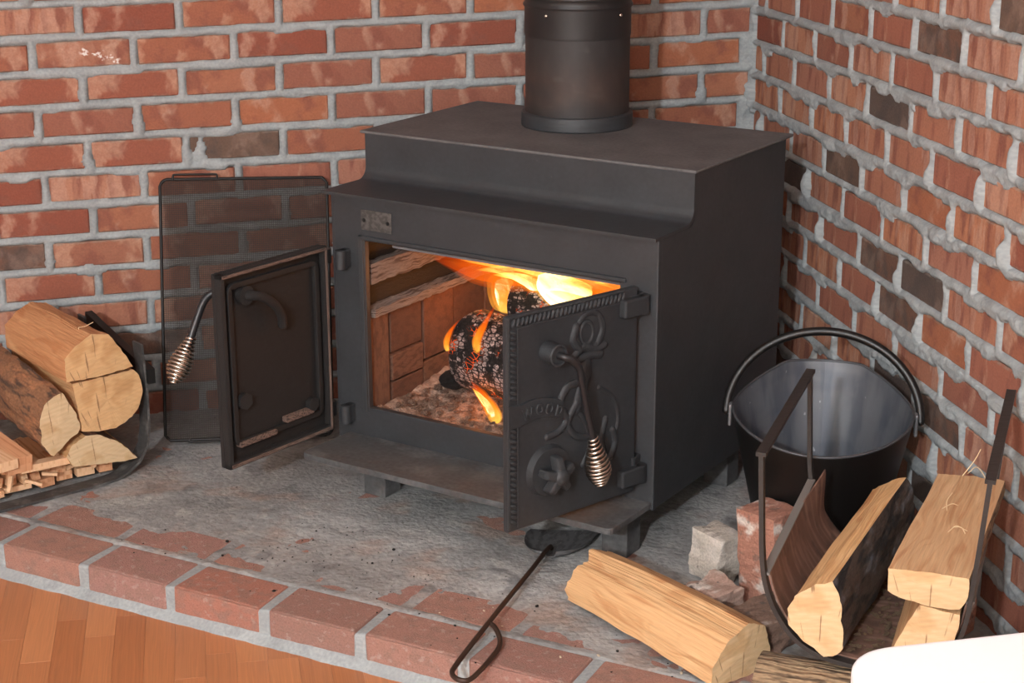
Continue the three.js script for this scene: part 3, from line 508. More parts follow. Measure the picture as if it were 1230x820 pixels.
  { const s = new THREE.Shape(); const a = [0.022, 0.252, 0.155, 0.463], r = 0.02; s.moveTo(a[0] + r, a[2]); s.lineTo(a[1] - r, a[2]); s.quadraticCurveTo(a[1], a[2], a[1], a[2] + r); s.lineTo(a[1], a[3] - r); s.quadraticCurveTo(a[1], a[3], a[1] - r, a[3]); s.lineTo(a[0] + r, a[3]); s.quadraticCurveTo(a[0], a[3], a[0], a[3] - r); s.lineTo(a[0], a[2] + r); s.quadraticCurveTo(a[0], a[2], a[0] + r, a[2]);
    const h = new THREE.Path(), b = [0.03, 0.244, 0.163, 0.455]; h.moveTo(b[0], b[2]); h.lineTo(b[0], b[3]); h.lineTo(b[1], b[3]); h.lineTo(b[1], b[2]); h.closePath(); s.holes.push(h);
    part('inner_frame', new THREE.ExtrudeGeometry(s, { depth: 0.006, bevelEnabled: true, bevelSize: 0.0015, bevelThickness: 0.0015, bevelSegments: 2 }).translate(0, 0, -0.014), castDark, dl); }
  part('baffle_sill', merge([box(0.05, 0.125, 0.166, 0.178, -0.02, -0.005, 0.003), box(0.15, 0.245, 0.152, 0.163, -0.02, -0.005, 0.003)]), wornSteel, dl);
  part('latch', merge([tube([[0.212, 0.437, -0.008], [0.205, 0.437, -0.028], [0.185, 0.43, -0.034], [0.158, 0.41, -0.034], [0.14, 0.385, -0.032], [0.136, 0.366, -0.03]], 0.009, 40, 10), new THREE.CylinderGeometry(0.016, 0.018, 0.016, 20).rotateX(Math.PI / 2).translate(0.212, 0.437, -0.013)]), castDark, dl);
  part('bolt', new THREE.CylinderGeometry(0.015, 0.017, 0.014, 6).rotateX(Math.PI / 2).translate(0.225, 0.238, -0.012), castDark, dl); part('bolt', new THREE.CylinderGeometry(0.012, 0.014, 0.014, 6).rotateX(Math.PI / 2).translate(0.052, 0.184, -0.014), castDark, dl);
  part('handle', tube([[0.205, 0.432, 0.004], [0.208, 0.433, 0.04], [0.222, 0.43, 0.06], [0.238, 0.415, 0.068], [0.258, 0.38, 0.07], [0.279, 0.338, 0.072]], 0.0075, 50, 12), blackRod, dl);
  part('spring_grip', along(grip(13, 0.092), V(0.267, 0.358, 0.071), V(0.048, -0.08, 0.006)), nickel, dl, 'nickel coiled wire grip');
  for (const y of [0.458, 0.15]) part('hinge_strap', merge([box(-0.022, 0.03, y - 0.011, y + 0.016, -0.004, 0.014, 0.005), new THREE.CylinderGeometry(0.0115, 0.0115, 0.028, 16).translate(-0.018, y + 0.002, 0.004)]), castIron, dl);
  part('draft_knob', new THREE.CylinderGeometry(0.03, 0.033, 0.03, 5).rotateX(Math.PI / 2).translate(0.2, 0.24, 0.02), castIron, dl);
}
// stove pipe: lower length browned by heat, upper length black with rolled beads
{
  const c = stoveAt(-0.4, 0, -0.405), lathe = (a) => new THREE.LatheGeometry(a.map((p) => new THREE.Vector2(...p)), 56).translate(c.x, 0, c.z);
  const brown = std({ roughness: 0.6, map: tex(512, 256, (u, v) => { const a = pn(u, v, 8, 3, 5, 4), s = fbm(u * 30, v * 5, 3, 3), b = sstep(0.1, 0.35, v) * (1 - sstep(0.5, 0.85, v + a * 0.3)); let k = mix3([44, 42, 42], [66, 51, 45], b * (0.6 + a)); k = mix3(k, [78, 74, 72], sstep(0.14, 0.34, a) * 0.4); return k.map((q) => q * (1 + s * 0.2)); }, true, false) });
  const g = assemble('stove_pipe', 'round black stove pipe rising from the stove, its lower length browned by heat', 'pipe', [
    { name: 'lower_pipe', geo: lathe([[0.1015, 0.6815], [0.1015, 0.86]]), mat: brown, label: 'heat-browned lower pipe length' },
    { name: 'upper_pipe', geo: lathe([[0.1025, 0.855], [0.1032, 0.86], [0.1032, 0.91], [0.106, 0.9125], [0.106, 0.9165], [0.1035, 0.919], [0.1035, 0.926], [0.106, 0.929], [0.106, 0.933], [0.1035, 0.936], [0.1035, CEIL]]), mat: pipeBlack },
    ...[0.9, 2.4, 4.2].map((a) => ({ name: 'screw', geo: new THREE.SphereGeometry(0.004, 8, 6).translate(c.x + Math.cos(a) * 0.1035, 0.9, c.z + Math.sin(a) * 0.1035), mat: nickel })),
  ]);
}

// ------------------------------------------------------------------ what burns inside: ash, a lump of charcoal, two charred logs, flames
{
  const U = 0.6, D = 0.46, nx = 90, nz = 70, pos = [], uv = [], idx = [];
  for (let j = 0; j <= nz; j++) for (let i = 0; i <= nx; i++) {
    const u = -0.627 + U * i / nx * 0.97, z = -0.463 + (D - 0.012) * j / nz;
    const y = 0.160 + fbm(u * 9, z * 9, 3, 3) * 0.018 + fbm(u * 45, z * 45, 6, 3) * 0.014 + sstep(-0.15, -0.3, z) * 0.018;
    const p = stoveAt(u, Math.max(y, 0.142), z); pos.push(p.x, p.y, p.z); uv.push(u * 3, z * 3);
  }
  for (let j = 0; j < nz; j++) for (let i = 0; i < nx; i++) { const a = j * (nx + 1) + i, b = a + 1, c = a + nx + 1, e = c + 1; idx.push(a, c, b, b, c, e); }
  const g = new THREE.BufferGeometry(); g.setAttribute('position', new THREE.Float32BufferAttribute(pos, 3)); g.setAttribute('uv', new THREE.Float32BufferAttribute(uv, 2)); g.setIndex(idx); g.computeVertexNormals();
  const flakes = []; const shape = new THREE.IcosahedronGeometry(1, 0);
  for (let i = 0; i < 420; i++) { const s = rr(0.002, 0.007), p = stoveAt(rr(-0.6, -0.1), 0.165 + rr(-0.002, 0.006), rr(-0.3, -0.03)); flakes.push(flat(shape.clone()).rotateX(rr(0, 3)).rotateY(rr(0, 3)).scale(s, s * 0.6, s * 1.3).translate(p.x, p.y, p.z)); }
  const ashMat = std({ roughness: 1, bumpMap: grainBump, bumpScale: 0.005, map: tex(512, 512, (u, v) => { const a = pn(u, v, 9, 9, 4, 5), f = pn(u, v, 60, 60, 2, 3); let c = mix3([176, 150, 132], [112, 88, 74], sstep(-0.15, 0.3, a)); c = mix3(c, [70, 62, 58], sstep(0.2, 0.38, f)); return c.map((q) => q * (1 + f * 0.4)); }) });
  single('ash_bed', 'bed of pale grey ash covering the floor of the open firebox', 'ash', merge([g, ...flakes]), ashMat, null, 'stuff');

  const lump = new THREE.IcosahedronGeometry(0.026, 3), p = lump.attributes.position; for (let i = 0; i < p.count; i++) { const x = p.getX(i), y = p.getY(i), z = p.getZ(i), k = 1 + 0.35 * fbm(x * 60 + 3, y * 60, z * 60, 3); p.setXYZ(i, x * k * 1.25, y * k * 0.75, z * k); } lump.computeVertexNormals();
  const l0 = stoveAt(-0.548, 0.186, -0.19); single('charcoal_lump', 'small black lump of charcoal lying on the ash in the firebox', 'charcoal', lump.translate(l0.x, l0.y, l0.z), std({ color: 0x100e0e, roughness: 0.85, bumpMap: grainBump, bumpScale: 0.004 }));

  // cracked char: cells with dark cracks between them, some burnt to white ash
  const hash = (x, y, k) => { const q = Math.sin(x * 127.1 + y * 311.7 + k * 74.7) * 43758.5453; return q - Math.floor(q); };
  const cells = (u, v, fx, fy, k) => { const X = u * fx, Y = v * fy, ix = Math.floor(X), iy = Math.floor(Y); let a = 9, b = 9, id = 0; for (let j = -1; j <= 1; j++) for (let i = -1; i <= 1; i++) { const cx = ((ix + i) % fx + fx) % fx, cy = ((iy + j) % fy + fy) % fy, dx = ix + i + 0.15 + 0.7 * hash(cx, cy, k) - X, dy = iy + j + 0.15 + 0.7 * hash(cx, cy, k + 9) - Y, q = Math.hypot(dx, dy); if (q < a) { b = a; a = q; id = hash(cx, cy, k + 21); } else if (q < b) b = q; } return [b - a, id]; };
  const charTex = (k) => tex(512, 256, (u, v) => {
    const w = pn(u, v, 12, 8, k, 2) * 0.03, [e, id] = cells(u + w, v + w, 30, 13, k), b = pn(u, v, 6, 5, k + 3, 4), f = pn(u, v, 60, 40, k + 5, 2);
    const ashy = sstep(-0.12, 0.12, b + (id - 0.5) * 0.35 + f * 0.3);
    return mix3([14, 11, 11], mix3([30, 24, 23], [206, 184, 178], ashy * (0.75 + f)), sstep(0.08, 0.3, e));
  });
  const glow = (k) => tex(512, 256, (u, v) => { const w = pn(u, v, 12, 8, k, 2) * 0.03, e = cells(u + w, v + w, 30, 13, k)[0], b = pn(u, v, 5, 4, k + 8, 3), q = (1 - sstep(0.02, 0.2, e)) * sstep(0.02, 0.25, b); return [255 * q, 90 * q, 16 * q]; });
  const burnt = (name, label, A, B, r, k, endMat) => {
    const n = 48, m = 40, P = [], UV = [], I = [], d = B.clone().sub(A), L = d.length(); d.normalize(); const s = V(0, 1, 0).cross(d).normalize(), t = d.clone().cross(s);
    const pt = (i, j) => { const th = i / n * 2 * Math.PI, q = j / m, R = r * (1 + 0.12 * n3(Math.cos(th) * 1.3 + k, Math.sin(th) * 1.3, q * 2) + 0.09 * fbm(Math.cos(th) * 7, Math.sin(th) * 7, q * 9 + k, 3)) * (0.93 + 0.07 * Math.sin(Math.PI * clamp(q * 12, 0, 0.5))); return A.clone().addScaledVector(d, L * q).addScaledVector(s, Math.cos(th) * R).addScaledVector(t, Math.sin(th) * R); };
    for (let j = 0; j <= m; j++) for (let i = 0; i <= n; i++) { const p = pt(i, j); P.push(p.x, p.y, p.z); UV.push(i / n * 2, j / m * 2.2); }
    for (let j = 0; j < m; j++) for (let i = 0; i < n; i++) { const a = j * (n + 1) + i, b = a + 1, c = a + n + 1, e = c + 1; I.push(a, b, c, b, e, c); }
    const g = new THREE.BufferGeometry(); g.setAttribute('position', new THREE.Float32BufferAttribute(P, 3)); g.setAttribute('uv', new THREE.Float32BufferAttribute(UV, 2)); g.setIndex(I); g.computeVertexNormals();
    const cap = (j, sg) => { const p = [], u = [], c = A.clone().addScaledVector(d, L * j / m - sg * 0.006); for (let i = 0; i < n; i++) { const a = pt(i, j), b = pt(i + 1, j); for (const [q, w] of [[c, 0], [a, 1], [b, 1]]) { p.push(q.x, q.y, q.z); const v = q.clone().sub(c); u.push(v.dot(s) * 6 + 0.5, v.dot(t) * 6 + 0.5); } } const h = new THREE.BufferGeometry(); h.setAttribute('position', new THREE.Float32BufferAttribute(p, 3)); h.setAttribute('uv', new THREE.Float32BufferAttribute(u, 2)); h.computeVertexNormals(); return h; };
    const mat = std({ map: charTex(k), roughness: 0.95, emissive: 0xffffff, emissiveMap: glow(k), emissiveIntensity: 1.2, bumpMap: grainBump, bumpScale: 0.004 });
    assemble('burning_log', label, 'log', [{ name: 'charred_bark', geo: g, mat }, { name: 'end_face', geo: cap(0, 1), mat: endMat }, { name: 'end_face', geo: cap(m, -1), mat: endMat }]);
  };
  const charEnd = std({ map: charTex(21), roughness: 1, bumpMap: grainBump, bumpScale: 0.003 });
  const ashEnd = std({ roughness: 1, map: tex(128, 128, (u, v) => { const a = fbm(u * 6, v * 20, 2, 4), e = Math.hypot(u - 0.5, v - 0.5); return mix3([226, 200, 190], [30, 22, 20], sstep(0.0, 0.14, a) * sstep(0.12, 0.3, e)); }) });
  burnt('lower', 'charred log lying on the ash with white cracked bark and a glowing end', stoveAt(-0.515, 0.256, -0.195), stoveAt(-0.13, 0.238, -0.155), 0.077, 1, charEnd);
  burnt('upper', 'burning log resting on top of the other one in the fire', stoveAt(-0.405, 0.366, -0.195), stoveAt(-0.11, 0.366, -0.235), 0.052, 5, ashEnd);

  // flames: closed tongues with real thickness, hottest at their root
  const fl = (rootC, midC, tipC) => tex(64, 256, (u, v) => { const n = fbm(u * 5, v * 6, 3, 3) * 0.25, q = clamp(v + n); return q < 0.5 ? mix3(rootC, midC, q * 2) : mix3(midC, tipC, (q - 0.5) * 2); }, true, false);
  const fade = tex(64, 256, (u, v) => { const n = fbm(u * 4, v * 5, 13, 4); return clamp((1 - Math.pow(v, 1.6)) * (0.92 + n * 1.2)) * sstep(0, 0.05, v); }, false, false);
  const hot = phys({ color: 0x000000, roughness: 1, specularIntensity: 0, emissive: 0xffffff, emissiveMap: fl([255, 246, 208], [255, 226, 140], [255, 160, 50]), emissiveIntensity: 5, alphaMap: fade, transparent: true, depthWrite: false });
  const warm = phys({ color: 0x000000, roughness: 1, specularIntensity: 0, emissive: 0xffffff, emissiveMap: fl([255, 190, 80], [255, 122, 24], [216, 62, 6]), emissiveIntensity: 1.6, alphaMap: fade, transparent: true, opacity: 0.8, depthWrite: false });
  const tongue = (pts, w, th) => { // pts: [u, y, z]; a flattened teardrop along a curve
    const c = new THREE.CatmullRomCurve3(pts.map((p) => stoveAt(...p))), n = 40, m = 14, P = [], UV = [], I = [], side = SU.clone();
    for (let j = 0; j <= n; j++) { const q = j / n, o = c.getPoint(q), tg = c.getTangent(q), b = side.clone().addScaledVector(tg, -side.dot(tg)).normalize(), d = tg.clone().cross(b); const R = Math.pow(Math.sin(Math.PI * Math.pow(clamp(q * 0.97 + 0.03), 0.62)), 0.8) * (1 + 0.45 * n3(q * 5, pts[0][0] * 30, 2) * q);
      for (let i = 0; i <= m; i++) { const a = i / m * 2 * Math.PI; const p = o.clone().addScaledVector(b, Math.cos(a) * w * R).addScaledVector(d, Math.sin(a) * th * R); P.push(p.x, p.y, p.z); UV.push(i / m, q); } }
    for (let j = 0; j < n; j++) for (let i = 0; i < m; i++) { const a = j * (m + 1) + i, b = a + 1, k = a + m + 1, e = k + 1; I.push(a, b, k, b, e, k); }
    const g = new THREE.BufferGeometry(); g.setAttribute('position', new THREE.Float32BufferAttribute(P, 3)); g.setAttribute('uv', new THREE.Float32BufferAttribute(UV, 2)); g.setIndex(I); g.computeVertexNormals(); return g;
  };
  const F = [];
  const veil = phys({ color: 0x000000, roughness: 1, specularIntensity: 0, emissive: 0xffffff, emissiveMap: warm.emissiveMap, emissiveIntensity: 1.3, alphaMap: fade, transparent: true, opacity: 0.3, depthWrite: false });
  const add = (pts, w, th, mat) => F.push({ name: 'flame', geo: tongue(pts, w, th), mat, sub: [1.16, 1.34].map((k) => ({ name: 'flame_sheath', geo: tongue(pts, w * k + 0.001, th * k + 0.001), mat: veil })) });
  add([[-0.30, 0.37, -0.27], [-0.33, 0.41, -0.25], [-0.39, 0.435, -0.19], [-0.45, 0.452, -0.11], [-0.5, 0.476, -0.045]], 0.04, 0.04, warm);
  add([[-0.22, 0.37, -0.29], [-0.26, 0.42, -0.27], [-0.33, 0.445, -0.23], [-0.42, 0.455, -0.16], [-0.49, 0.462, -0.11]], 0.05, 0.034, hot);
  add([[-0.36, 0.36, -0.3], [-0.35, 0.4, -0.29], [-0.31, 0.435, -0.25], [-0.26, 0.452, -0.2]], 0.045, 0.022, hot);
  add([[-0.26, 0.36, -0.3], [-0.25, 0.4, -0.28], [-0.24, 0.435, -0.23], [-0.22, 0.455, -0.17]], 0.045, 0.022, hot);
  add([[-0.15, 0.36, -0.3], [-0.15, 0.4, -0.26], [-0.17, 0.435, -0.2], [-0.2, 0.452, -0.13]], 0.045, 0.022, hot);
  add([[-0.3, 0.38, -0.17], [-0.28, 0.41, -0.16], [-0.25, 0.435, -0.14], [-0.19, 0.45, -0.11]], 0.06, 0.018, hot);
  add([[-0.1, 0.36, -0.24], [-0.12, 0.4, -0.21], [-0.15, 0.435, -0.16], [-0.2, 0.45, -0.1]], 0.045, 0.02, warm);
  add([[-0.47, 0.31, -0.3], [-0.475, 0.345, -0.3], [-0.455, 0.38, -0.28], [-0.44, 0.43, -0.25]], 0.05, 0.018, hot);
  add([[-0.445, 0.27, -0.12], [-0.45, 0.3, -0.12], [-0.435, 0.335, -0.125], [-0.41, 0.38, -0.13]], 0.006, 0.004, warm);
  add([[-0.515, 0.27, -0.115], [-0.518, 0.285, -0.115], [-0.51, 0.31, -0.118], [-0.495, 0.335, -0.13]], 0.004, 0.003, warm);
  add([[-0.37, 0.165, -0.07], [-0.395, 0.178, -0.09], [-0.43, 0.2, -0.105], [-0.46, 0.222, -0.112]], 0.010, 0.006, warm);
  add([[-0.39, 0.168, -0.085], [-0.41, 0.182, -0.098], [-0.435, 0.197, -0.105], [-0.455, 0.208, -0.11]], 0.007, 0.005, hot);
  let keep = seed; seed = 4211;
  for (let k = 0; k < 18; k++) { const u = rr(-0.4, -0.1), z = rr(-0.3, -0.2), h = rr(0.05, 0.085), l = rr(0.02, 0.09), y = 0.385; add([[u, y, z], [u - l * 0.2, y + h * 0.4, z + 0.025], [u - l * 0.55, y + h * 0.78, z + 0.07], [u - l, y + h, z + rr(0.1, 0.14)]], rr(0.014, 0.026), 0.012, k % 3 ? hot : warm); }
  for (let k = 0; k < 5; k++) { const u = rr(-0.5, -0.42), z = rr(-0.29, -0.25), h = rr(0.06, 0.11); add([[u, 0.32, z], [u + 0.005, 0.32 + h * 0.4, z], [u - 0.004, 0.32 + h * 0.8, z + 0.01], [u + 0.02, 0.32 + h * 1.2, z + 0.03]], rr(0.01, 0.016), 0.008, k % 2 ? hot : warm); }
  seed = keep;
  const fire = assemble('fire', 'bright orange and yellow flames licking over the logs in the firebox', 'fire', F);
  fire.traverse((m) => { m.castShadow = false; });
  for (const [u, y, z, k] of [[-0.34, 0.42, -0.2, 1], [-0.18, 0.43, -0.2, 0.7], [-0.49, 0.36, -0.26, 0.7], [-0.43, 0.2, -0.11, 0.12]]) { const l = new THREE.PointLight(0xff8a34, FIRE_POWER * k * 0.5); l.position.copy(stoveAt(u, y, z)); l.castShadow = true; l.shadow.radius = 1.5; scene.add(l); }
}

// ------------------------------------------------------------------ firewood
const woodTone = [[214, 170, 122], [204, 148, 102], [206, 166, 124], [218, 174, 122]];
const woodMats = woodTone.map((c, k) => std({ roughness: 0.8, bumpMap: tex(256, 256, (u, v) => 0.5 + pn(u, v, 3, 46, k, 4) * 0.9, false), bumpScale: 0.002, map: tex(512, 256, (u, v) => {
  const w = pn(u, v, 2, 3, k * 5 + 2, 3) * 0.25, a = pn(u, v + w, 2.2, 26, k, 4), b = pn(u, v, 3, 5, k + 7, 4), f = pn(u, v, 9, 110, k + 3, 2), d = pn(u, v + w, 1.6, 9, k + 11, 4);
  let q = mix3(c, [c[0] * 0.82, c[1] * 0.7, c[2] * 0.58], sstep(-0.05, 0.35, a) * 0.4); q = mix3(q, [c[0] * 0.8, c[1] * 0.62, c[2] * 0.48], sstep(0.1, 0.3, d) * 0.38); q = mix3(q, [236, 202, 156], sstep(0.1, 0.35, b) * 0.4);
  return q.map((x) => x * (1 + f * 0.14));
}) }));
for (const m of woodMats) { m.map.repeat.set(2.2, 5); m.bumpMap.repeat.set(2.2, 5); }
const endMats = [[214, 184, 142], [212, 172, 124], [208, 182, 144]].map((c, k) => std({ roughness: 0.85, bumpMap: grainBump, bumpScale: 0.0006, map: tex(256, 256, (u, v) => {
  const x = u - 0.5, y = v + 0.3, r = Math.hypot(x, y) + fbm(u * 3, v * 3, k, 3) * 0.03, th = Math.atan2(x, y), ring = 0.5 + 0.5 * Math.sin(r * 120), ck = sstep(0.24, 0.34, fbm(th * 26, r * 2.2, k + 4, 3)), saw = fbm(u * 4 + v * 3, (v - u * 0.25) * 46, k, 3), bl = fbm(u * 4, v * 4, k + 9, 3);
  let q = mix3(c, [c[0] * 0.86, c[1] * 0.78, c[2] * 0.68], ring * 0.12 + sstep(0, 0.3, bl) * 0.45); q = mix3(q, [96, 66, 42], ck * 0.55); return q.map((t) => t * (1 + saw * 0.08));
}) }));
for (const m of endMats) { m.map.repeat.set(5.5, 5.5); m.map.offset.set(0.5, 0.5); }
const barkTex = (c, deep, hi, fx, fy, k) => tex(512, 256, (u, v) => { const w = pn(u, v, 4, 6, k, 3) * 0.15, a = pn(u + w, v, fx, fy, k + 2, 4), b = pn(u, v, 5, 5, k + 5, 4), f = pn(u, v, 60, 60, k + 1, 2); let q = mix3(c, deep, sstep(0.0, 0.2, a)); q = mix3(q, hi, sstep(0.05, 0.3, b) * 0.6); return q.map((x) => x * (1 + f * 0.3)); });
const barkBump = tex(512, 256, (u, v) => 0.5 - pn(u + pn(u, v, 4, 6, 3, 3) * 0.15, v, 9, 34, 5, 4) * 0.9, false);
const barkMats = [
  std({ map: barkTex([138, 98, 70], [82, 62, 50], [182, 122, 82], 5, 13, 3), roughness: 0.95, bumpMap: grainBump, bumpScale: 0.004 }),      // brown, torn to orange inner bark
  std({ map: barkTex([66, 54, 46], [30, 27, 26], [112, 122, 134], 7, 12, 9), roughness: 0.92, bumpMap: grainBump, bumpScale: 0.003 }),      // dark, with blue-grey lichen
  std({ map: barkTex([150, 126, 98], [92, 76, 60], [160, 148, 118], 9, 30, 15), roughness: 0.97, bumpMap: barkBump, bumpScale: 0.007 }),      // grey-brown, furrowed
  std({ map: barkTex([166, 112, 74], [92, 62, 44], [190, 138, 96], 7, 22, 21), roughness: 0.95, bumpMap: barkBump, bumpScale: 0.005 }),     // inner bark, orange
];
for (const m of barkMats) { m.map.repeat.set(2, 4); m.bumpMap.repeat.set(2, 4); }
// a split log: poly is its front end (counter-clockwise, seen from the front), bark the edges that still wear bark
function log(label, group, o) {
  { let ar = 0; const n = o.poly.length; o.poly.forEach(([a, h], i) => { const [b, k] = o.poly[(i + 1) % n]; ar += a * k - b * h; }); if (ar < 0) { o.poly = o.poly.slice().reverse(); o.bark = o.bark?.map((i) => (2 * n - 2 - i) % n); } }
  const N = o.poly.length, pts = [], Z = o.A.clone().cross(V(0, 1, 0)).normalize(), rough = o.rough ?? 1;
  let cx = 0, cy = 0; for (const [a, h] of o.poly) { cx += a / N; cy += h / N; }
  // resample with eased corners
  let per = 0;
  for (let i = 0; i < N; i++) { const [a0, h0] = o.poly[i], [a1, h1] = o.poly[(i + 1) % N], l = Math.hypot(a1 - a0, h1 - h0), n = Math.max(2, Math.round(l / 0.006)), bk = !!o.bark?.includes(i); for (let k = 0; k < n; k++) { const t = k / n; pts.push({ a: mix(a0, a1, t), h: mix(h0, h1, t), s: per + l * t, bk, e: i, nx: (h1 - h0) / l, ny: -(a1 - a0) / l, bulge: bk ? Math.sin(Math.PI * t) * l * (o.bulge ?? 0.06) : 0, edge: Math.min(t, 1 - t) * l }); } per += l; }
  const M = pts.length, L = o.L, n = Math.max(24, Math.round(L / 0.011)), sd = o.seed ?? 1;
  const P = (i, j) => {
    const p = pts[(i + M) % M], q = pts[(i + M - 1) % M], t = j / n, endF = sstep(0, 0.02, t) * sstep(0, 0.02, 1 - t);
    const nx = (p.nx + q.nx) / 2, ny = (p.ny + q.ny) / 2, sc = mix(1, o.scale ?? 1, t);
    const d = p.bk ? fbm(p.s * 40, t * L * 16, sd, 3) * 0.007 * rough + p.bulge : (fbm(p.s * 55, t * L * 3.2, sd, 3) * 0.006 + fbm(p.s * 14, t * L * 4, sd + 5, 3) * 0.01 * (0.3 + endF)) * rough;
    const a = cx + (p.a - cx) * sc + nx * d + (o.shift?.[0] ?? 0) * t + (o.bend?.[0] ?? 0) * Math.sin(Math.PI * t), h = cy + (p.h - cy) * sc + ny * d + (o.shift?.[1] ?? 0) * t + (o.bend?.[1] ?? 0) * Math.sin(Math.PI * t);
    const jag = o.jag ? t * fbm(p.a * 60, p.h * 60, sd + 9, 3) * o.jag : 0;
    return o.O.clone().addScaledVector(o.A, a).addScaledVector(V(0, 1, 0), h).addScaledVector(o.B, t * L + jag - (o.front ?? 0));
  };
  const strip = (want) => { const pos = [], uv = []; for (let i = 0; i < M; i++) { if (pts[i].bk !== want) continue; const s0 = pts[i].s, s1 = i + 1 < M ? pts[i + 1].s : per; for (let j = 0; j < n; j++) { const q = [P(i, j), P(i + 1, j), P(i + 1, j + 1), P(i, j + 1)], w = [[j / n * L, s0], [j / n * L, s1], [(j + 1) / n * L, s1], [(j + 1) / n * L, s0]]; for (const k of [0, 1, 2, 0, 2, 3]) { pos.push(q[k].x, q[k].y, q[k].z); uv.push(w[k][0] + sd * 0.37, w[k][1] + sd * 0.21); } } }
    if (!pos.length) return null; let g = new THREE.BufferGeometry(); g.setAttribute('position', new THREE.Float32BufferAttribute(pos, 3)); g.setAttribute('uv', new THREE.Float32BufferAttribute(uv, 2)); g.computeVertexNormals(); return toCreasedNormals(g, 0.6); };
  const cap = (j, sg) => { const pos = [], uv = [], c = V(0, 0, 0); for (let i = 0; i < M; i++) c.addScaledVector(P(i, j), 1 / M); c.addScaledVector(o.B, sg * 0.002); const rings = 3;
    const at = (i, k) => { const p = P(i, j), f = k / rings, q = c.clone().lerp(p, f); if (k < rings) q.addScaledVector(o.B, fbm(q.x * 40, q.y * 40, q.z * 40, 2) * 0.003); return q; };
    for (let i = 0; i < M; i++) for (let k = 0; k < rings; k++) { const q = [at(i, k), at(i, k + 1), at(i + 1, k + 1), at(i + 1, k)]; for (const m of k ? [0, 1, 2, 0, 2, 3] : [0, 1, 2]) { pos.push(q[m].x, q[m].y, q[m].z); const v = q[m].clone().sub(c); uv.push(v.dot(o.A) * 1, v.y * 1); } }
    const g = new THREE.BufferGeometry(); g.setAttribute('position', new THREE.Float32BufferAttribute(pos, 3)); g.setAttribute('uv', new THREE.Float32BufferAttribute(uv, 2)); g.computeVertexNormals(); return g; };
  const parts = [], wood = strip(false), bark = strip(true), em = endMats[o.end ?? 0];
  if (wood) parts.push({ name: 'split_side', geo: wood, mat: woodMats[o.wood ?? 0] });
  if (bark) parts.push({ name: 'bark', geo: bark, mat: barkMats[o.barkMat ?? 0] });
  parts.push({ name: 'end_grain', geo: cap(0, -1), mat: em }, { name: 'end_grain', geo: cap(n, 1), mat: em });
  for (const s of o.splinters ?? []) parts.push({ name: 'splinter', geo: tube(s, 0.0007, 12, 5), mat: splinterMat });
  return assemble(o.name ?? 'split_log', label, 'log', parts, group);
}
const splinterMat = std({ color: 0xe8cda2, roughness: 0.8 });

// ---- left rack: frame of wide strap, O on the hearth, A along its front, B to the back
const LO = V(-1.626, 0, 0.507), LA = V(0.876, 0, -0.483).normalize(), LB = V(-0.483, 0, -0.876).normalize();
const leftAt = (a, h, d) => LO.clone().addScaledVector(LA, a).add(V(0, h, 0)).addScaledVector(LB, d);
const strapBlack = std({ map: tex(256, 256, (u, v) => { const a = pn(u, v, 7, 7, 3, 4), f = pn(u, v, 40, 40, 5, 3); return mix3([66, 65, 64], [112, 109, 106], sstep(-0.05, 0.3, a) * 0.8).map((q) => q * (1 + f * 0.3)); }), roughness: 0.6, bumpMap: grainBump, bumpScale: 0.0004 });
strapBlack.map.repeat.set(4, 4);
{
  const U = [[-0.135, 0.27], [-0.135, 0.1], [-0.128, 0.06], [-0.11, 0.025], [-0.08, 0.007], [-0.04, 0.004], [0.08, 0.004], [0.2, 0.004], [0.245, 0.006], [0.27, 0.014], [0.297, 0.032], [0.315, 0.06], [0.322, 0.1], [0.323, 0.19], [0.318, 0.272]];
  const parts = [];
  for (const d of [0.018, 0.265]) parts.push({ name: 'hoop', geo: strap(U.map(([a, h]) => leftAt(a, h, d)), LB, d < 0.1 ? 0.036 : 0.03, 0.005), mat: strapBlack });
  const railM = std({ color: 0x121212, roughness: 0.5 });
  for (const [a, h0, h1] of [[0.318, 0.252, 0.206], [-0.13, 0.25, 0.206]]) parts.push({ name: 'rail', geo: strap([leftAt(a + 0.032, h0, 0.3), leftAt(a + 0.022, mix(h0, h1, 0.5), 0.15), leftAt(a + 0.012, h1, -0.008)], V(0, 1, 0), 0.03, 0.016), mat: railM });
  for (const a of [-0.05, 0.03, 0.11, 0.19, 0.255]) parts.push({ name: 'cross_bar', geo: strap([leftAt(a, 0.012, 0.05), leftAt(a, 0.012, 0.29)], LA, 0.014, 0.004), mat: strapBlack });
  assemble('log_rack', 'low black log rack of wide bent strap at the left edge, full of firewood', 'rack', parts);
}
const Lg = { O: LO, A: LA, B: LB };
log('orange split log wedge lying topmost on the left rack', null, { ...Lg, front: 0.02, L: 0.36, wood: 1, end: 1, seed: 3, shift: [0.035, -0.022], rough: 0.7, poly: [[0.147, 0.282], [0.147, 0.236], [0.216, 0.234], [0.286, 0.239], [0.263, 0.281], [0.24, 0.313], [0.205, 0.321], [0.172, 0.305]],
  splinters: [[[-1.464, 0.318, 0.365], [-1.452, 0.322, 0.375], [-1.435, 0.331, 0.38]].map((p) => V(...p)), [[-1.464, 0.318, 0.365], [-1.463, 0.295, 0.372], [-1.4625, 0.27, 0.378]].map((p) => V(...p))] });
log('thick pale split log directly under the topmost orange wedge on the left rack', null, { ...Lg, front: 0.01, L: 0.36, wood: 0, end: 1, seed: 8, shift: [0.03, -0.01], rough: 0.8, poly: [[0.163, 0.227], [0.176, 0.128], [0.21, 0.12], [0.246, 0.118], [0.281, 0.134], [0.3, 0.156], [0.307, 0.204], [0.291, 0.229]], bark: [4, 5, 6] });
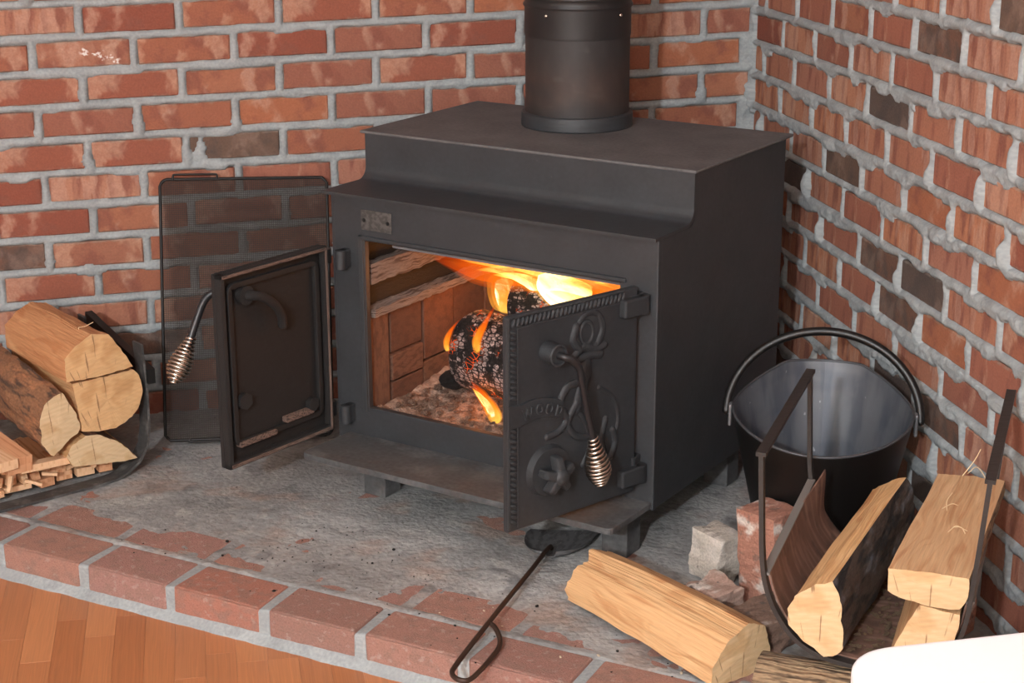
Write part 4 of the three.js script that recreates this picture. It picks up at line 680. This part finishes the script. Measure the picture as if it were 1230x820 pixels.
log('round-backed log with torn brown bark at the left edge of the left rack', null, { ...Lg, front: 0.015, L: 0.38, wood: 1, end: 2, seed: 13, shift: [0.035, 0.0], bend: [-0.01, 0.012], barkMat: 0, poly: [[0.111, 0.094], [0.096, 0.11], [0.091, 0.14], [0.093, 0.182], [0.116, 0.209], [0.139, 0.216], [0.163, 0.172], [0.17, 0.137], [0.138, 0.114]], bark: [0, 1, 2, 3, 4], bulge: 0.1, rough: 1.3 });
log('flat pale split log lowest at the right of the left rack, on the kindling', null, { ...Lg, front: 0.01, L: 0.33, wood: 3, end: 2, seed: 21, shift: [0.03, -0.008], poly: [[0.138, 0.083], [0.152, 0.061], [0.197, 0.054], [0.255, 0.046], [0.286, 0.046], [0.262, 0.074], [0.22, 0.106], [0.181, 0.118], [0.15, 0.104]], bark: [5, 6], rough: 0.7 });
const planed = [[226, 178, 138], [214, 160, 120], [230, 190, 150]].map((c, k) => std({ roughness: 0.7, map: tex(128, 256, (u, v) => { const a = fbm(u * 18, v * 1.6, k * 3, 4), f = fbm(u * 60, v * 6, k, 2); return mix3(c, [c[0] * 0.86, c[1] * 0.76, c[2] * 0.66], sstep(-0.05, 0.3, a)).map((q) => q * (1 + f * 0.08)); }) }));
for (const m of planed) m.map.repeat.set(6, 3);
// a planed stick: centre line from p to q (rack coordinates), width w across, thickness t
function stick(p, q, w, t, roll = 0) {
  const P = leftAt(...p), Q = leftAt(...q), d = Q.clone().sub(P), L = d.length(); d.normalize();
  let g = boxUV(box(-w / 2, w / 2, -t / 2, t / 2, -L / 2, L / 2, 0.0008));
  const z = d, x = V(0, 1, 0).cross(z).normalize(), y = z.clone().cross(x); if (roll) { const X = x.clone(), Y = y.clone(); x.copy(X).multiplyScalar(Math.cos(roll)).addScaledVector(Y, Math.sin(roll)); y.copy(z.clone().cross(x)); }
  g.applyMatrix4(new THREE.Matrix4().makeBasis(x, y, z)); const c = P.add(Q).multiplyScalar(0.5); return g.translate(c.x, c.y, c.z);
}
single('board', 'planed square beam end pointing out between the bark log and the kindling', 'board', stick([0.045, 0.091, -0.012], [0.02, 0.128, 0.3], 0.05, 0.032), planed[1]);
single('board', 'short yellow board end at the very left edge, beside the planed beam', 'board', stick([0.005, 0.1, -0.025], [-0.03, 0.115, 0.26], 0.065, 0.02), planed[2]);
single('board', 'thin batten lying sideways under the bark log on the kindling', 'board', stick([0.047, 0.078, 0.004], [0.16, 0.071, 0.012], 0.024, 0.014), planed[2]);
{
  // kindling: sawn offcuts lying on the rack's floor, row over row
  const nth = ['rightmost', 'second from the right', 'third from the right', 'fourth from the right', 'fifth from the right', 'sixth from the right', 'seventh from the right'];
  const lay = {
    bottom: [[0.26, 0.033, 0.022, 0.014], [0.228, 0.024, 0.028, 0.018], [0.19, 0.021, 0.036, 0.017], [0.148, 0.021, 0.032, 0.018], [0.108, 0.02, 0.03, 0.017], [0.05, 0.02, 0.055, 0.011], [-0.012, 0.02, 0.06, 0.012]],
    middle: [[0.205, 0.038, 0.03, 0.008], [0.165, 0.038, 0.026, 0.01], [0.13, 0.039, 0.04, 0.013], [0.086, 0.038, 0.018, 0.018], [0.064, 0.04, 0.012, 0.022], [0.04, 0.043, 0.018, 0.026], [0.01, 0.043, 0.022, 0.02]],
    top: [[0.1, 0.055, 0.03, 0.012], [0.07, 0.058, 0.016, 0.012], [0.03, 0.066, 0.02, 0.018], [0.0, 0.066, 0.014, 0.022]],
  };
  const kd = ([a, h, d]) => [a + 0.01, 0.002 + h * 0.95, d + 0.024];
  let k = 0;
  for (const row in lay) lay[row].forEach(([a, h, w, t], i) => { const y = rr(-0.03, 0.03); single('kindling_stick', `${row}-row kindling offcut in the left rack, ${nth[i]}`, 'kindling', stick(kd([a, h, rr(0.008, 0.03)]), kd([a + y, h, rr(0.2, 0.24)]), w, t, row === 'bottom' ? 0 : rr(-0.25, 0.25)), planed[k++ % 3], 'kindling offcuts in the left rack'); });
  [[0.205, 0.051, 0.0, 0.226, 0.04, -0.004], [0.185, 0.05, 0.0, 0.2, 0.038, -0.004], [0.09, 0.05, 0.0, 0.118, 0.044, -0.008], [0.055, 0.045, 0.0, 0.085, 0.03, -0.008], [0.02, 0.03, -0.004, 0.03, 0.06, 0.002]].forEach(([a, h, d, b, q, f], i) => single('kindling_stick', `thin sliver leaning on the kindling in the left rack, ${nth[i]}`, 'kindling', stick(kd([a, h, d]), kd([b, q, f]), 0.008, 0.006), planed[2], 'thin slivers among the kindling'));
}

// ---- right carrier: rusty sheet cradle between two strap hoops, raised on a bark log and on bricks
const RO = V(-0.481, 0, 1.547), RA = V(0.8666, 0, 0.4989).normalize(), RB = V(0.4989, 0, -0.8666).normalize();
const rightAt = (a, h, d) => RO.clone().addScaledVector(RA, a).add(V(0, h, 0)).addScaledVector(RB, d);
{
  const U = [[0.0, 0.436], [0.004, 0.35], [0.008, 0.28], [0.014, 0.245], [0.026, 0.212], [0.047, 0.18], [0.068, 0.161], [0.095, 0.148], [0.125, 0.142], [0.155, 0.14], [0.19, 0.142], [0.22, 0.148], [0.244, 0.16], [0.264, 0.178], [0.279, 0.203], [0.287, 0.235], [0.291, 0.28], [0.297, 0.36], [0.302, 0.436]];
  const sm = new THREE.CatmullRomCurve3(U.map(([a, h]) => V(a, h, 0))).getPoints(90);
  const rust = std({ color: 0xf0e8e2, map: tex(512, 256, (u, v) => { const a = pn(u, v, 4, 22, 3, 4), b = pn(u, v, 9, 9, 5, 4); let c = mix3([120, 94, 82], [152, 126, 114], sstep(-0.1, 0.3, a)); c = mix3(c, [86, 70, 62], sstep(0.05, 0.3, b) * 0.6); return c; }), roughness: 0.6, metalness: 0.15, bumpMap: grainBump, bumpScale: 0.0008 });
  rust.map.repeat.set(3, 3);
  const barM = std({ color: 0x2a2725, roughness: 0.5, bumpMap: grainBump, bumpScale: 0.0004 });
  const parts = [];
  for (const d of [0.0, 0.37]) parts.push({ name: 'hoop', geo: strap(sm.map((p) => rightAt(p.x, p.y, d)), RB, 0.014, 0.0065), mat: barM });
  for (const a of [0.0, 0.302]) parts.push({ name: 'top_bar', geo: strap([rightAt(a, 0.436, -0.006), rightAt(a, 0.436, 0.376)], V(0, 1, 0).cross(RB).normalize().negate(), 0.014, 0.006), mat: barM });
  // sheet: inside the hoops
  const nd = 24, m = 60, S = [], sheetA = sm.filter((p) => p.y < 0.262), P = [], UV = [], I = [];
  const curve = new THREE.CatmullRomCurve3(sheetA.map((p) => V(p.x, p.y, 0)));
  for (const side of [0, 1]) for (let j = 0; j <= nd; j++) for (let i = 0; i <= m; i++) {
    const t = i / m, c = curve.getPoint(t), tg = curve.getTangent(t), off = side ? 0.0065 : 0.004; const lift = (1 - sstep(0, 0.14, t)) * 0.02 * sstep(0.7, 1, j / nd);
    const p = rightAt(c.x - tg.y * off + lift * 0.8, c.y + tg.x * off + lift, 0.008 + j / nd * 0.356); P.push(p.x, p.y, p.z); UV.push(t * 0.5, j / nd * 0.36);
  }
  const q = (nd + 1) * (m + 1); for (const s of [0, q]) for (let j = 0; j < nd; j++) for (let i = 0; i < m; i++) { const a = s + j * (m + 1) + i, b = a + 1, c = a + m + 1, e = c + 1; I.push(a, b, c, b, e, c); }
  for (let j = 0; j < nd; j++) for (const i of [0, m]) { const a = j * (m + 1) + i, b = a + m + 1; I.push(a, b, a + q, b, b + q, a + q); }
  for (const j of [0, nd]) for (let i = 0; i < m; i++) { const a = j * (m + 1) + i, b = a + 1; I.push(a, b, a + q, b, b + q, a + q); }
  let g = new THREE.BufferGeometry(); g.setAttribute('position', new THREE.Float32BufferAttribute(P, 3)); g.setAttribute('uv', new THREE.Float32BufferAttribute(UV, 2)); g.setIndex(I); g = toCreasedNormals(g, 0.6);
  parts.push({ name: 'sheet_cradle', geo: g, mat: rust, label: 'rusty brown curved sheet lining the carrier' });
  for (const a of [0.012, 0.289]) parts.push({ name: 'hem', geo: strap([rightAt(a, 0.258, 0.0), rightAt(a, 0.258, 0.365)], RA, 0.012, 0.004), mat: std({ color: 0x8a8782, roughness: 0.6, metalness: 0.3 }) });
  assemble('log_carrier', 'dark strap-iron log carrier with tall handles and a rusty sheet cradle beside the right wall', 'carrier', parts);
}
const Rg = { O: RO, A: RA, B: RB };
log('split log with dark lichen-grey bark leaning in the left half of the carrier', null, { ...Rg, front: 0.012, L: 0.39, wood: 3, end: 0, seed: 31, shift: [0.05, 0.012], barkMat: 1, jag: 0.012, poly: [[0.048, 0.216], [0.056, 0.237], [0.085, 0.258], [0.107, 0.266], [0.116, 0.25], [0.123, 0.21], [0.126, 0.168], [0.113, 0.154], [0.101, 0.152], [0.072, 0.17], [0.05, 0.192]], bark: [3, 4, 5, 6], rough: 0.8, bulge: 0.04 });
log('broad pale log slab lying on top at the right of the carrier', null, { ...Rg, front: 0.012, L: 0.375, wood: 2, end: 0, seed: 44, shift: [0.022, 0.0], scale: 0.93, barkMat: 2, poly: [[0.18, 0.297], [0.182, 0.265], [0.195, 0.258], [0.218, 0.254], [0.253, 0.25], [0.277, 0.252], [0.287, 0.272], [0.286, 0.298], [0.235, 0.3]], bark: [1, 2, 3, 4, 5, 6], rough: 0.55, bulge: 0.03,
  splinters: [[rightAt(0.235, 0.304, 0.2), rightAt(0.233, 0.313, 0.215), rightAt(0.238, 0.318, 0.235)], [rightAt(0.228, 0.304, 0.205), rightAt(0.24, 0.309, 0.215), rightAt(0.248, 0.306, 0.22)], [rightAt(0.245, 0.305, 0.12), rightAt(0.255, 0.312, 0.128), rightAt(0.27, 0.306, 0.13)], [rightAt(0.252, 0.305, 0.14), rightAt(0.262, 0.31, 0.13), rightAt(0.268, 0.306, 0.12)], [rightAt(0.25, 0.303, 0.36), rightAt(0.265, 0.32, 0.345), rightAt(0.29, 0.305, 0.3)], [rightAt(0.243, 0.302, 0.35), rightAt(0.258, 0.325, 0.36), rightAt(0.265, 0.34, 0.37)]] });
log('pale split log end beneath the broad slab in the carrier', null, { ...Rg, front: 0.012, L: 0.36, wood: 0, end: 0, seed: 52, shift: [0.0, 0.0], barkMat: 2, poly: [[0.225, 0.25], [0.206, 0.212], [0.187, 0.163], [0.225, 0.158], [0.255, 0.172], [0.272, 0.2], [0.278, 0.244]], bark: [4, 5], rough: 0.5 });
log('bark-covered round log lying along the hearth edge under the carrier', null, { name: 'bark_log', O: V(-0.475, 0, 1.555), A: V(-0.4989, 0, 0.8666).normalize(), B: V(0.8666, 0, 0.4989).normalize(), front: 0, L: 0.42, end: 2, seed: 61, barkMat: 2, rough: 0.7, shift: [0, -0.003], poly: Array.from({ length: 10 }, (_, k) => [Math.cos(k / 10 * 6.283) * 0.066, 0.068 + Math.sin(k / 10 * 6.283) * 0.065]), bark: [0, 1, 2, 3, 4, 5, 6, 7, 8, 9] });
// the loose one in front
{
  const A = stoveAt(0.02, 0, 0.13), F0 = V(-0.43, 0, 1.375), R0 = V(-0.585, 0, 1.06), B = R0.clone().sub(F0).normalize(), Ax = V(-B.z, 0, B.x); if (Ax.x < 0) Ax.negate();
  log('loose pale split log lying across the hearth in front of the loose bricks', null, { O: F0, A: Ax, B, front: 0, L: 0.36, wood: 0, end: 0, seed: 73, shift: [-0.005, 0.0], scale: 0.86, bend: [-0.006, 0.008], barkMat: 3, poly: [[-0.075, 0.008], [-0.035, 0.002], [0.03, 0.004], [0.05, 0.03], [0.035, 0.075], [0.0, 0.09], [-0.045, 0.07], [-0.072, 0.036]], bark: [0, 1, 2], jag: 0.03, rough: 0.7 });
}

{ // litter of bark on the carrier's floor
  const gs = [], s = new THREE.IcosahedronGeometry(1, 0), h = (a) => 0.1505 + 0.55 * Math.max(0, Math.abs(a - 0.153) - 0.045) ** 2 * 12;
  for (let i = 0; i < 340; i++) { const a = rr(0.1, 0.215), k = rr(0.001, 0.0042), p = rightAt(a, h(a) + rr(0, 0.004), rr(0.015, 0.33)); gs.push(flat(s.clone()).scale(k * 1.8, k * 0.5, k).rotateX(rr(-0.4, 0.4)).rotateY(rr(0, 6)).translate(p.x, p.y, p.z)); }
  single('bark_litter', 'crumbled bark and wood chips littering the floor of the carrier between the logs', 'litter', merge(gs), barkMats[2], null, 'stuff');
}
// ---- coal bucket
{
  const c = V(-0.2, 0, 1.04), k = V(0.36, 0, -0.933).normalize(), l = V(0.933, 0, 0.36).normalize(), R = 0.151, r0 = 0.082;
  const rimH = (ph) => { const x = Math.abs(Math.sin(ph)) * R, q = Math.cos(ph); return q > 0 ? (x < 0.062 ? 0.338 : mix(0.338, 0.3, (x - 0.062) / (R - 0.062))) : 0.3 - 0.03 * Math.pow(-q, 1.4); };
  const at = (ph, t, off) => { const H = rimH(ph), y = 0.012 + (H - 0.012) * t, r = mix(r0, R, Math.pow(y / 0.3, 0.92)) + off; return c.clone().addScaledVector(k, Math.cos(ph) * r).addScaledVector(l, Math.sin(ph) * r).add(V(0, y, 0)); };
  const shell = (off, fl) => { const n = 72, m = 20, P = [], UV = [], I = []; for (let j = 0; j <= m; j++) for (let i = 0; i <= n; i++) { const p = at(i / n * 2 * Math.PI, j / m, off); P.push(p.x, p.y, p.z); UV.push(i / n, j / m); } for (let j = 0; j < m; j++) for (let i = 0; i < n; i++) { const a = j * (n + 1) + i, b = a + 1, d = a + n + 1, e = d + 1; I.push(...(fl ? [a, d, b, b, d, e] : [a, b, d, b, e, d])); } const g = new THREE.BufferGeometry(); g.setAttribute('position', new THREE.Float32BufferAttribute(P, 3)); g.setAttribute('uv', new THREE.Float32BufferAttribute(UV, 2)); g.setIndex(I); g.computeVertexNormals(); return g; };
  const galv = std({ roughness: 0.45, metalness: 0.35, map: tex(1024, 256, (u, v) => { const a = pn(u, v, 30, 2, 3, 4), b = pn(u, v, 8, 5, 7, 4), s = pn(u, v, 90, 26, 9, 2); let q = mix3([98, 101, 106], [70, 75, 84], sstep(-0.1, 0.3, a) * 0.7 + sstep(0, 0.3, b) * 0.4); q = mix3(q, [186, 188, 190], sstep(0.34, 0.42, s) * 0.7); return q; }) });
  const blk = std({ color: 0x060606, roughness: 0.45 });
  const base = new THREE.CylinderGeometry(r0 + 0.001, r0 - 0.002, 0.014, 48).translate(c.x, 0.007, c.z);
  const rimPts = Array.from({ length: 96 }, (_, i) => at(i / 96 * 2 * Math.PI, 1, 0.0));
  const bail = []; for (let i = 0; i <= 40; i++) { const a = i / 40 * Math.PI, x = -Math.cos(a) * 0.162, y = Math.sin(a) * 0.155; bail.push(c.clone().addScaledVector(l, x).addScaledVector(k, y * 0.42).add(V(0, 0.29 + y * 0.84, 0))); }
  const ears = [-1, 1].map((s) => box(-0.011, 0.011, -0.02, 0.02, -0.003, 0.003, 0.003).applyMatrix4(new THREE.Matrix4().makeBasis(k, V(0, 1, 0), l)).translate(...c.clone().addScaledVector(l, s * 0.155).add(V(0, 0.285, 0)).toArray()));
  assemble('coal_bucket', 'black coal bucket with a grey galvanized inside and a raised bail behind the carrier', 'bucket', [
    { name: 'outer_shell', geo: merge([shell(0.0015, true), base]), mat: blk }, { name: 'lining', geo: merge([shell(-0.0015, false), new THREE.CylinderGeometry(r0, r0, 0.003, 48).translate(c.x, 0.0155, c.z)]), mat: galv, label: 'grey galvanized lining' },
    { name: 'rim', geo: tube(rimPts, 0.0026, 200, 6, true), mat: std({ color: 0x4a4c50, metalness: 0.3, roughness: 0.4 }) },
    { name: 'bail', geo: tube(bail, 0.0075, 80, 12), mat: std({ color: 0x0e0e0e, roughness: 0.42 }) }, ...ears.map((g) => ({ name: 'ear', geo: g, mat: std({ color: 0x77797c, metalness: 0.5, roughness: 0.4 }) })) ]);
}

// ---- loose bricks beside the carrier
{
  const looseTex = [[[164, 116, 98], 0.5], [[186, 176, 164], 0.7], [[168, 140, 126], 0.62], [[124, 100, 86], 0.35]].map(([c, m], k) => std({ roughness: 0.95, bumpMap: grainBump, bumpScale: 0.003, map: tex(256, 256, (u, v) => { const a = pn(u, v, 4, 4, k * 7, 5), b = pn(u, v, 8, 8, k * 7 + 3, 4), f = pn(u, v, 50, 50, k, 3); let q = mix3(c, [206, 196, 186], sstep(0.25 - m * 0.5, 0.45 - m * 0.4, a)); q = mix3(q, [86, 78, 74], sstep(0.16, 0.3, b) * (k ? 0.75 : 0.35)); return q.map((x) => x * (1 + f * 0.3)); }) }));
  looseTex.forEach((m) => m.map.repeat.set(5, 5));
  const rough = (w, h, d, s, amp) => { const g = mergeVertices(new THREE.BoxGeometry(w, h, d, 14, 12, 10)); g.deleteAttribute('normal'); g.deleteAttribute('uv'); const p = g.attributes.position; for (let i = 0; i < p.count; i++) { let x = p.getX(i), y = p.getY(i), z = p.getZ(i); const r = 0.006, f = (q, m) => Math.sign(q) * Math.max(0, Math.abs(q) - (m / 2 - r)) / r; const e = Math.hypot(f(x, w), f(y, h), f(z, d)); const k = e > 1 ? (e - 1) * 0.45 * r : 0; x -= Math.sign(x) * k * Math.abs(f(x, w)); y -= Math.sign(y) * k * Math.abs(f(y, h)); z -= Math.sign(z) * k * Math.abs(f(z, d)); const n = fbm(x * 28 + s, y * 28, z * 28, 4) * amp; p.setXYZ(i, x * (1 + n / w * 2), y * (1 + n / h * 1.2), z * (1 + n / d * 2)); } g.computeVertexNormals(); return boxUV(toCreasedNormals(g, 0.7)); };
  const put = (label, w, h, d, x, y, z, ry, rx, rz, k, s, amp) => { const g = rough(w, h, d, s, amp); g.rotateX(rx).rotateZ(rz).rotateY(ry); g.computeBoundingBox(); const b = g.boundingBox; g.translate(x, y - b.min.y, z); return single('loose_brick', label, 'brick', g, looseTex[k]); };
  put('whitish old brick standing upright on the hearth, leftmost of the loose bricks', 0.056, 0.088, 0.07, -0.378, 0.001, 1.035, 0.5, 0.05, -0.05, 1, 3, 0.012);
  put('broken mortar-crusted brick stub lying in front of the whitish upright brick', 0.075, 0.06, 0.066, -0.428, 0.001, 1.185, 0.4, 0.06, 0.1, 2, 9, 0.018);
  put('dirty flat brick at the bottom of the loose brick pile beside the carrier', 0.14, 0.056, 0.085, -0.37, 0.001, 1.275, 0.5, 0, 0, 3, 15, 0.008);
  put('red brick standing on end against the carrier, tallest of the loose bricks', 0.072, 0.175, 0.082, -0.322, 0.001, 1.155, 0.52, -0.06, 0.02, 0, 21, 0.006);
  put('brick half hidden under the rear of the carrier, against its sheet', 0.2, 0.066, 0.1, -0.135, 0.001, 1.31, 0.5, 0, 0, 0, 27, 0.006);
  put('brick lying on the hidden brick, just under the carrier sheet', 0.19, 0.062, 0.1, -0.14, 0.068, 1.31, 0.56, 0, 0, 2, 33, 0.004);
}

// ---- ash shovel
{
  const sheet = std({ color: 0xffffff, roughness: 0.5, metalness: 0.1, map: tex(128, 128, (u, v) => { const a = fbm(u * 6, v * 6, 2, 4), d = fbm(u * 14, v * 14, 7, 3); return mix3(mix3([104, 104, 105], [80, 79, 79], sstep(-0.1, 0.2, a)), [128, 126, 124], sstep(0.2, 0.4, d)); }) });
  const rod = std({ color: 0x3c2c24, roughness: 0.55, metalness: 0.3 });
  // blade: straight front edge, rounded heel towards the handle, sides turned up
  const tip0 = V(-0.652, 0, 0.782), tip1 = V(-0.527, 0, 0.808), heel = V(-0.642, 0, 0.905), P = [], UV = [], I = [], n = 26, m = 22;
  const ex = tip1.clone().sub(tip0), len = ex.length(); ex.normalize(); const ez = V(-ex.z, 0, ex.x); if (ez.z < 0) ez.negate();
  for (const s of [0, 1]) for (let j = 0; j <= m; j++) for (let i = 0; i <= n; i++) {
    const u = i / n * 2 - 1, t = j / m, half = len / 2 * 1.02 * Math.sqrt(Math.max(0.02, 1 - Math.pow(t, 3.2) * 0.985)), x = u * half, up = 0.01 * Math.pow(Math.abs(u), 5) * (0.3 + 0.7 * sstep(0, 0.3, t)) + 0.004 * Math.pow(t, 6);
    const p = tip0.clone().add(tip1).multiplyScalar(0.5).addScaledVector(ex, x - t * 0.028).addScaledVector(ez, t * 0.125).add(V(0, 0.004 + up + s * 0.0022, 0)); P.push(p.x, p.y, p.z); UV.push(u, t);
  }
  const q = (n + 1) * (m + 1); for (const s of [0, q]) for (let j = 0; j < m; j++) for (let i = 0; i < n; i++) { const a = s + j * (n + 1) + i, b = a + 1, c = a + n + 1, e = c + 1; I.push(a, c, b, b, c, e); }
  for (let j = 0; j < m; j++) for (const i of [0, n]) { const a = j * (n + 1) + i, b = a + n + 1; I.push(a, b, a + q, b, b + q, a + q); }
  for (const j of [0, m]) for (let i = 0; i < n; i++) { const a = j * (n + 1) + i, b = a + 1; I.push(a, b, a + q, b, b + q, a + q); }
  let g = new THREE.BufferGeometry(); g.setAttribute('position', new THREE.Float32BufferAttribute(P, 3)); g.setAttribute('uv', new THREE.Float32BufferAttribute(UV, 2)); g.setIndex(I); g = toCreasedNormals(g, 0.6);
  const h = V(-0.642, 0.02, 0.9);
  assemble('ash_shovel', 'small dark ash shovel with a long looped rod handle lying on the hearth', 'shovel', [
    { name: 'blade', geo: g, mat: sheet }, { name: 'rivet', geo: new THREE.SphereGeometry(0.004, 10, 8).translate(-0.638, 0.019, 0.89), mat: sheet },
    { name: 'handle', geo: tube([[-0.636, 0.014, 0.885], [-0.645, 0.024, 0.905], [-0.7, 0.03, 1.01], [-0.79, 0.026, 1.16], [-0.865, 0.018, 1.283], [-0.878, 0.015, 1.312], [-0.868, 0.014, 1.332], [-0.848, 0.013, 1.325], [-0.8, 0.012, 1.25], [-0.787, 0.014, 1.215], [-0.79, 0.022, 1.185], [-0.797, 0.024, 1.172]], 0.0042, 120, 8), mat: rod, label: 'rust-brown looped rod handle' } ]);
}

// ---- fire screen leaning on the left wall behind the left door
{
  const BL = V(-1.32, 0.012, 0.2), BR = V(-0.972, 0.012, 0.229), TL = V(-1.301, 0.531, 0.024), TR = V(-0.952, 0.523, 0.03);
  const at = (u, v) => BL.clone().lerp(BR, u).lerp(TL.clone().lerp(TR, u), v), w = BL.distanceTo(BR), h = BL.distanceTo(TL), nn = BR.clone().sub(BL).cross(TL.clone().sub(BL)).normalize();
  const wire = std({ color: 0x484340, roughness: 0.55, metalness: 0.1 }), dark = std({ color: 0x1d1b1a, roughness: 0.45, metalness: 0.4 });
  const P = [], bar = (a, b, r) => { const d = b.clone().sub(a).normalize(), s = d.clone().cross(nn).normalize().multiplyScalar(r), t = nn.clone().multiplyScalar(r); const q = [s, t, s.clone().negate(), t.clone().negate()]; for (let k = 0; k < 4; k++) { const l = (k + 1) % 4, A = a.clone().add(q[k]), B = a.clone().add(q[l]), C = b.clone().add(q[l]), D = b.clone().add(q[k]); for (const v of [A, B, C, A, C, D]) P.push(v.x, v.y, v.z); } };
  const pitch = 0.0031, nu = Math.round(w / pitch), nv = Math.round(h / pitch);
  for (let i = 1; i < nu; i++) { const u = i / nu; bar(at(u, 0.006), at(u, 0.994), 0.00058); }
  for (let j = 1; j < nv; j++) { const v = j / nv; bar(at(0.008, v), at(0.992, v), 0.0007); }
  const g = new THREE.BufferGeometry(); g.setAttribute('position', new THREE.Float32BufferAttribute(P, 3)); g.setAttribute('uv', new THREE.Float32BufferAttribute(new Float32Array(P.length / 3 * 2), 2)); g.computeVertexNormals();
  const loop = []; const c = 0.03; for (const [u, v] of [[c, 0], [0.5, 0], [1 - c, 0], [1, c * 0.65], [1, 0.5], [1, 1 - c * 0.65], [1 - c, 1], [0.5, 1], [c, 1], [0, 1 - c * 0.65], [0, 0.5], [0, c * 0.65]]) loop.push(at(u, v));
  const cp = new THREE.CurvePath(); for (let k = 0; k < loop.length; k++) cp.add(new THREE.LineCurve3(loop[k], loop[(k + 1) % loop.length]));
  const hd = (u0, u1, v, s) => tube([at(u0, v - s * 0.004), at(u0, v + s * 0.012), at(u0 + 0.015, v + s * 0.017), at((u0 + u1) / 2, v + s * 0.017), at(u1 - 0.015, v + s * 0.017), at(u1, v + s * 0.012), at(u1, v - s * 0.004)].map((p) => p.addScaledVector(nn, 0.004)), 0.0022, 60, 8);
  assemble('fire_screen', 'flat wire mesh fire screen leaning against the brick wall behind the left stove door', 'screen', [
    { name: 'wire_mesh', geo: g, mat: wire, kind: 'stuff' }, { name: 'frame', geo: new THREE.TubeGeometry(cp, 240, 0.0033, 8, true), mat: dark },
    { name: 'handle', geo: hd(0.08, 0.34, 1, 1), mat: dark }, { name: 'handle', geo: hd(0.15, 0.85, 0, -0.45), mat: dark } ]);
}

// ---- crumbs of charcoal and bark on the hearth
{
  const gs = [], s = new THREE.IcosahedronGeometry(1, 0);
  for (let i = 0; i < 150; i++) { const k = rnd() < 0.07 ? rr(0.002, 0.0042) : rr(0.0007, 0.0018), q = rnd() < 0.62 ? [rr(-0.62, -0.25), rr(0.17, 0.4)] : [rr(-0.9, 0.25), rr(0.15, 0.49)], p = stoveAt(q[0], 0.0022 + k * 0.3, q[1]); gs.push(flat(s.clone()).scale(k * 1.4, k * 0.6, k).rotateY(rr(0, 6)).translate(p.x, p.y, p.z)); }
  single('charcoal_crumbs', 'tiny black crumbs of charcoal scattered over the hearth before the stove', 'crumbs', merge(gs), std({ color: 0x161412, roughness: 0.9 }), null, 'stuff');
  const w = []; for (let i = 0; i < 16; i++) { const k = rr(0.0012, 0.0028), p = stoveAt(rr(-0.2, 0.3), 0.003, rr(0.1, 0.4)); w.push(flat(s.clone()).scale(k * 2, k * 0.5, k).rotateY(rr(0, 6)).translate(p.x, p.y, p.z)); }
  single('wood_chips', 'pale wood chips and flakes strewn on the hearth near the loose log', 'chips', merge(w), std({ color: 0xc8b8a0, roughness: 0.9 }), null, 'stuff');
}

// ---- white table at the lower right, close to the camera
{
  const s = new THREE.Shape(), w = 0.6, d = 0.6, r = 0.05; s.moveTo(r, 0); s.lineTo(w - r, 0); s.quadraticCurveTo(w, 0, w, r); s.lineTo(w, d - r); s.quadraticCurveTo(w, d, w - r, d); s.lineTo(r, d); s.quadraticCurveTo(0, d, 0, d - r); s.lineTo(0, r); s.quadraticCurveTo(0, 0, r, 0);
  const white = std({ color: 0xf6f6f6, roughness: 0.4 });
  const top = new THREE.ExtrudeGeometry(s, { depth: 0.012, bevelEnabled: true, bevelSize: 0.01, bevelThickness: 0.01, bevelSegments: 5, curveSegments: 16 }).rotateX(Math.PI / 2);
  const legs = [[0.06, 0.06], [0.54, 0.06], [0.06, 0.54], [0.54, 0.54]].map(([x, z]) => cyl(V(x, -0.02, z), V(x, -0.558 + 0.0, z), 0.018, 0.014, 18));
  const t = new THREE.Group(); t.name = numbered('side_table'); t.position.set(-0.63, 0.5, 2.246); t.rotation.y = 0.03; scene.add(t);
  tag(t, 'smooth white table whose rounded corner shows at the lower right of the picture', 'table');
  part('table_top', top, white, t); for (const l of legs) part('leg', l, white, t);
}

renderer.render(scene, camera);
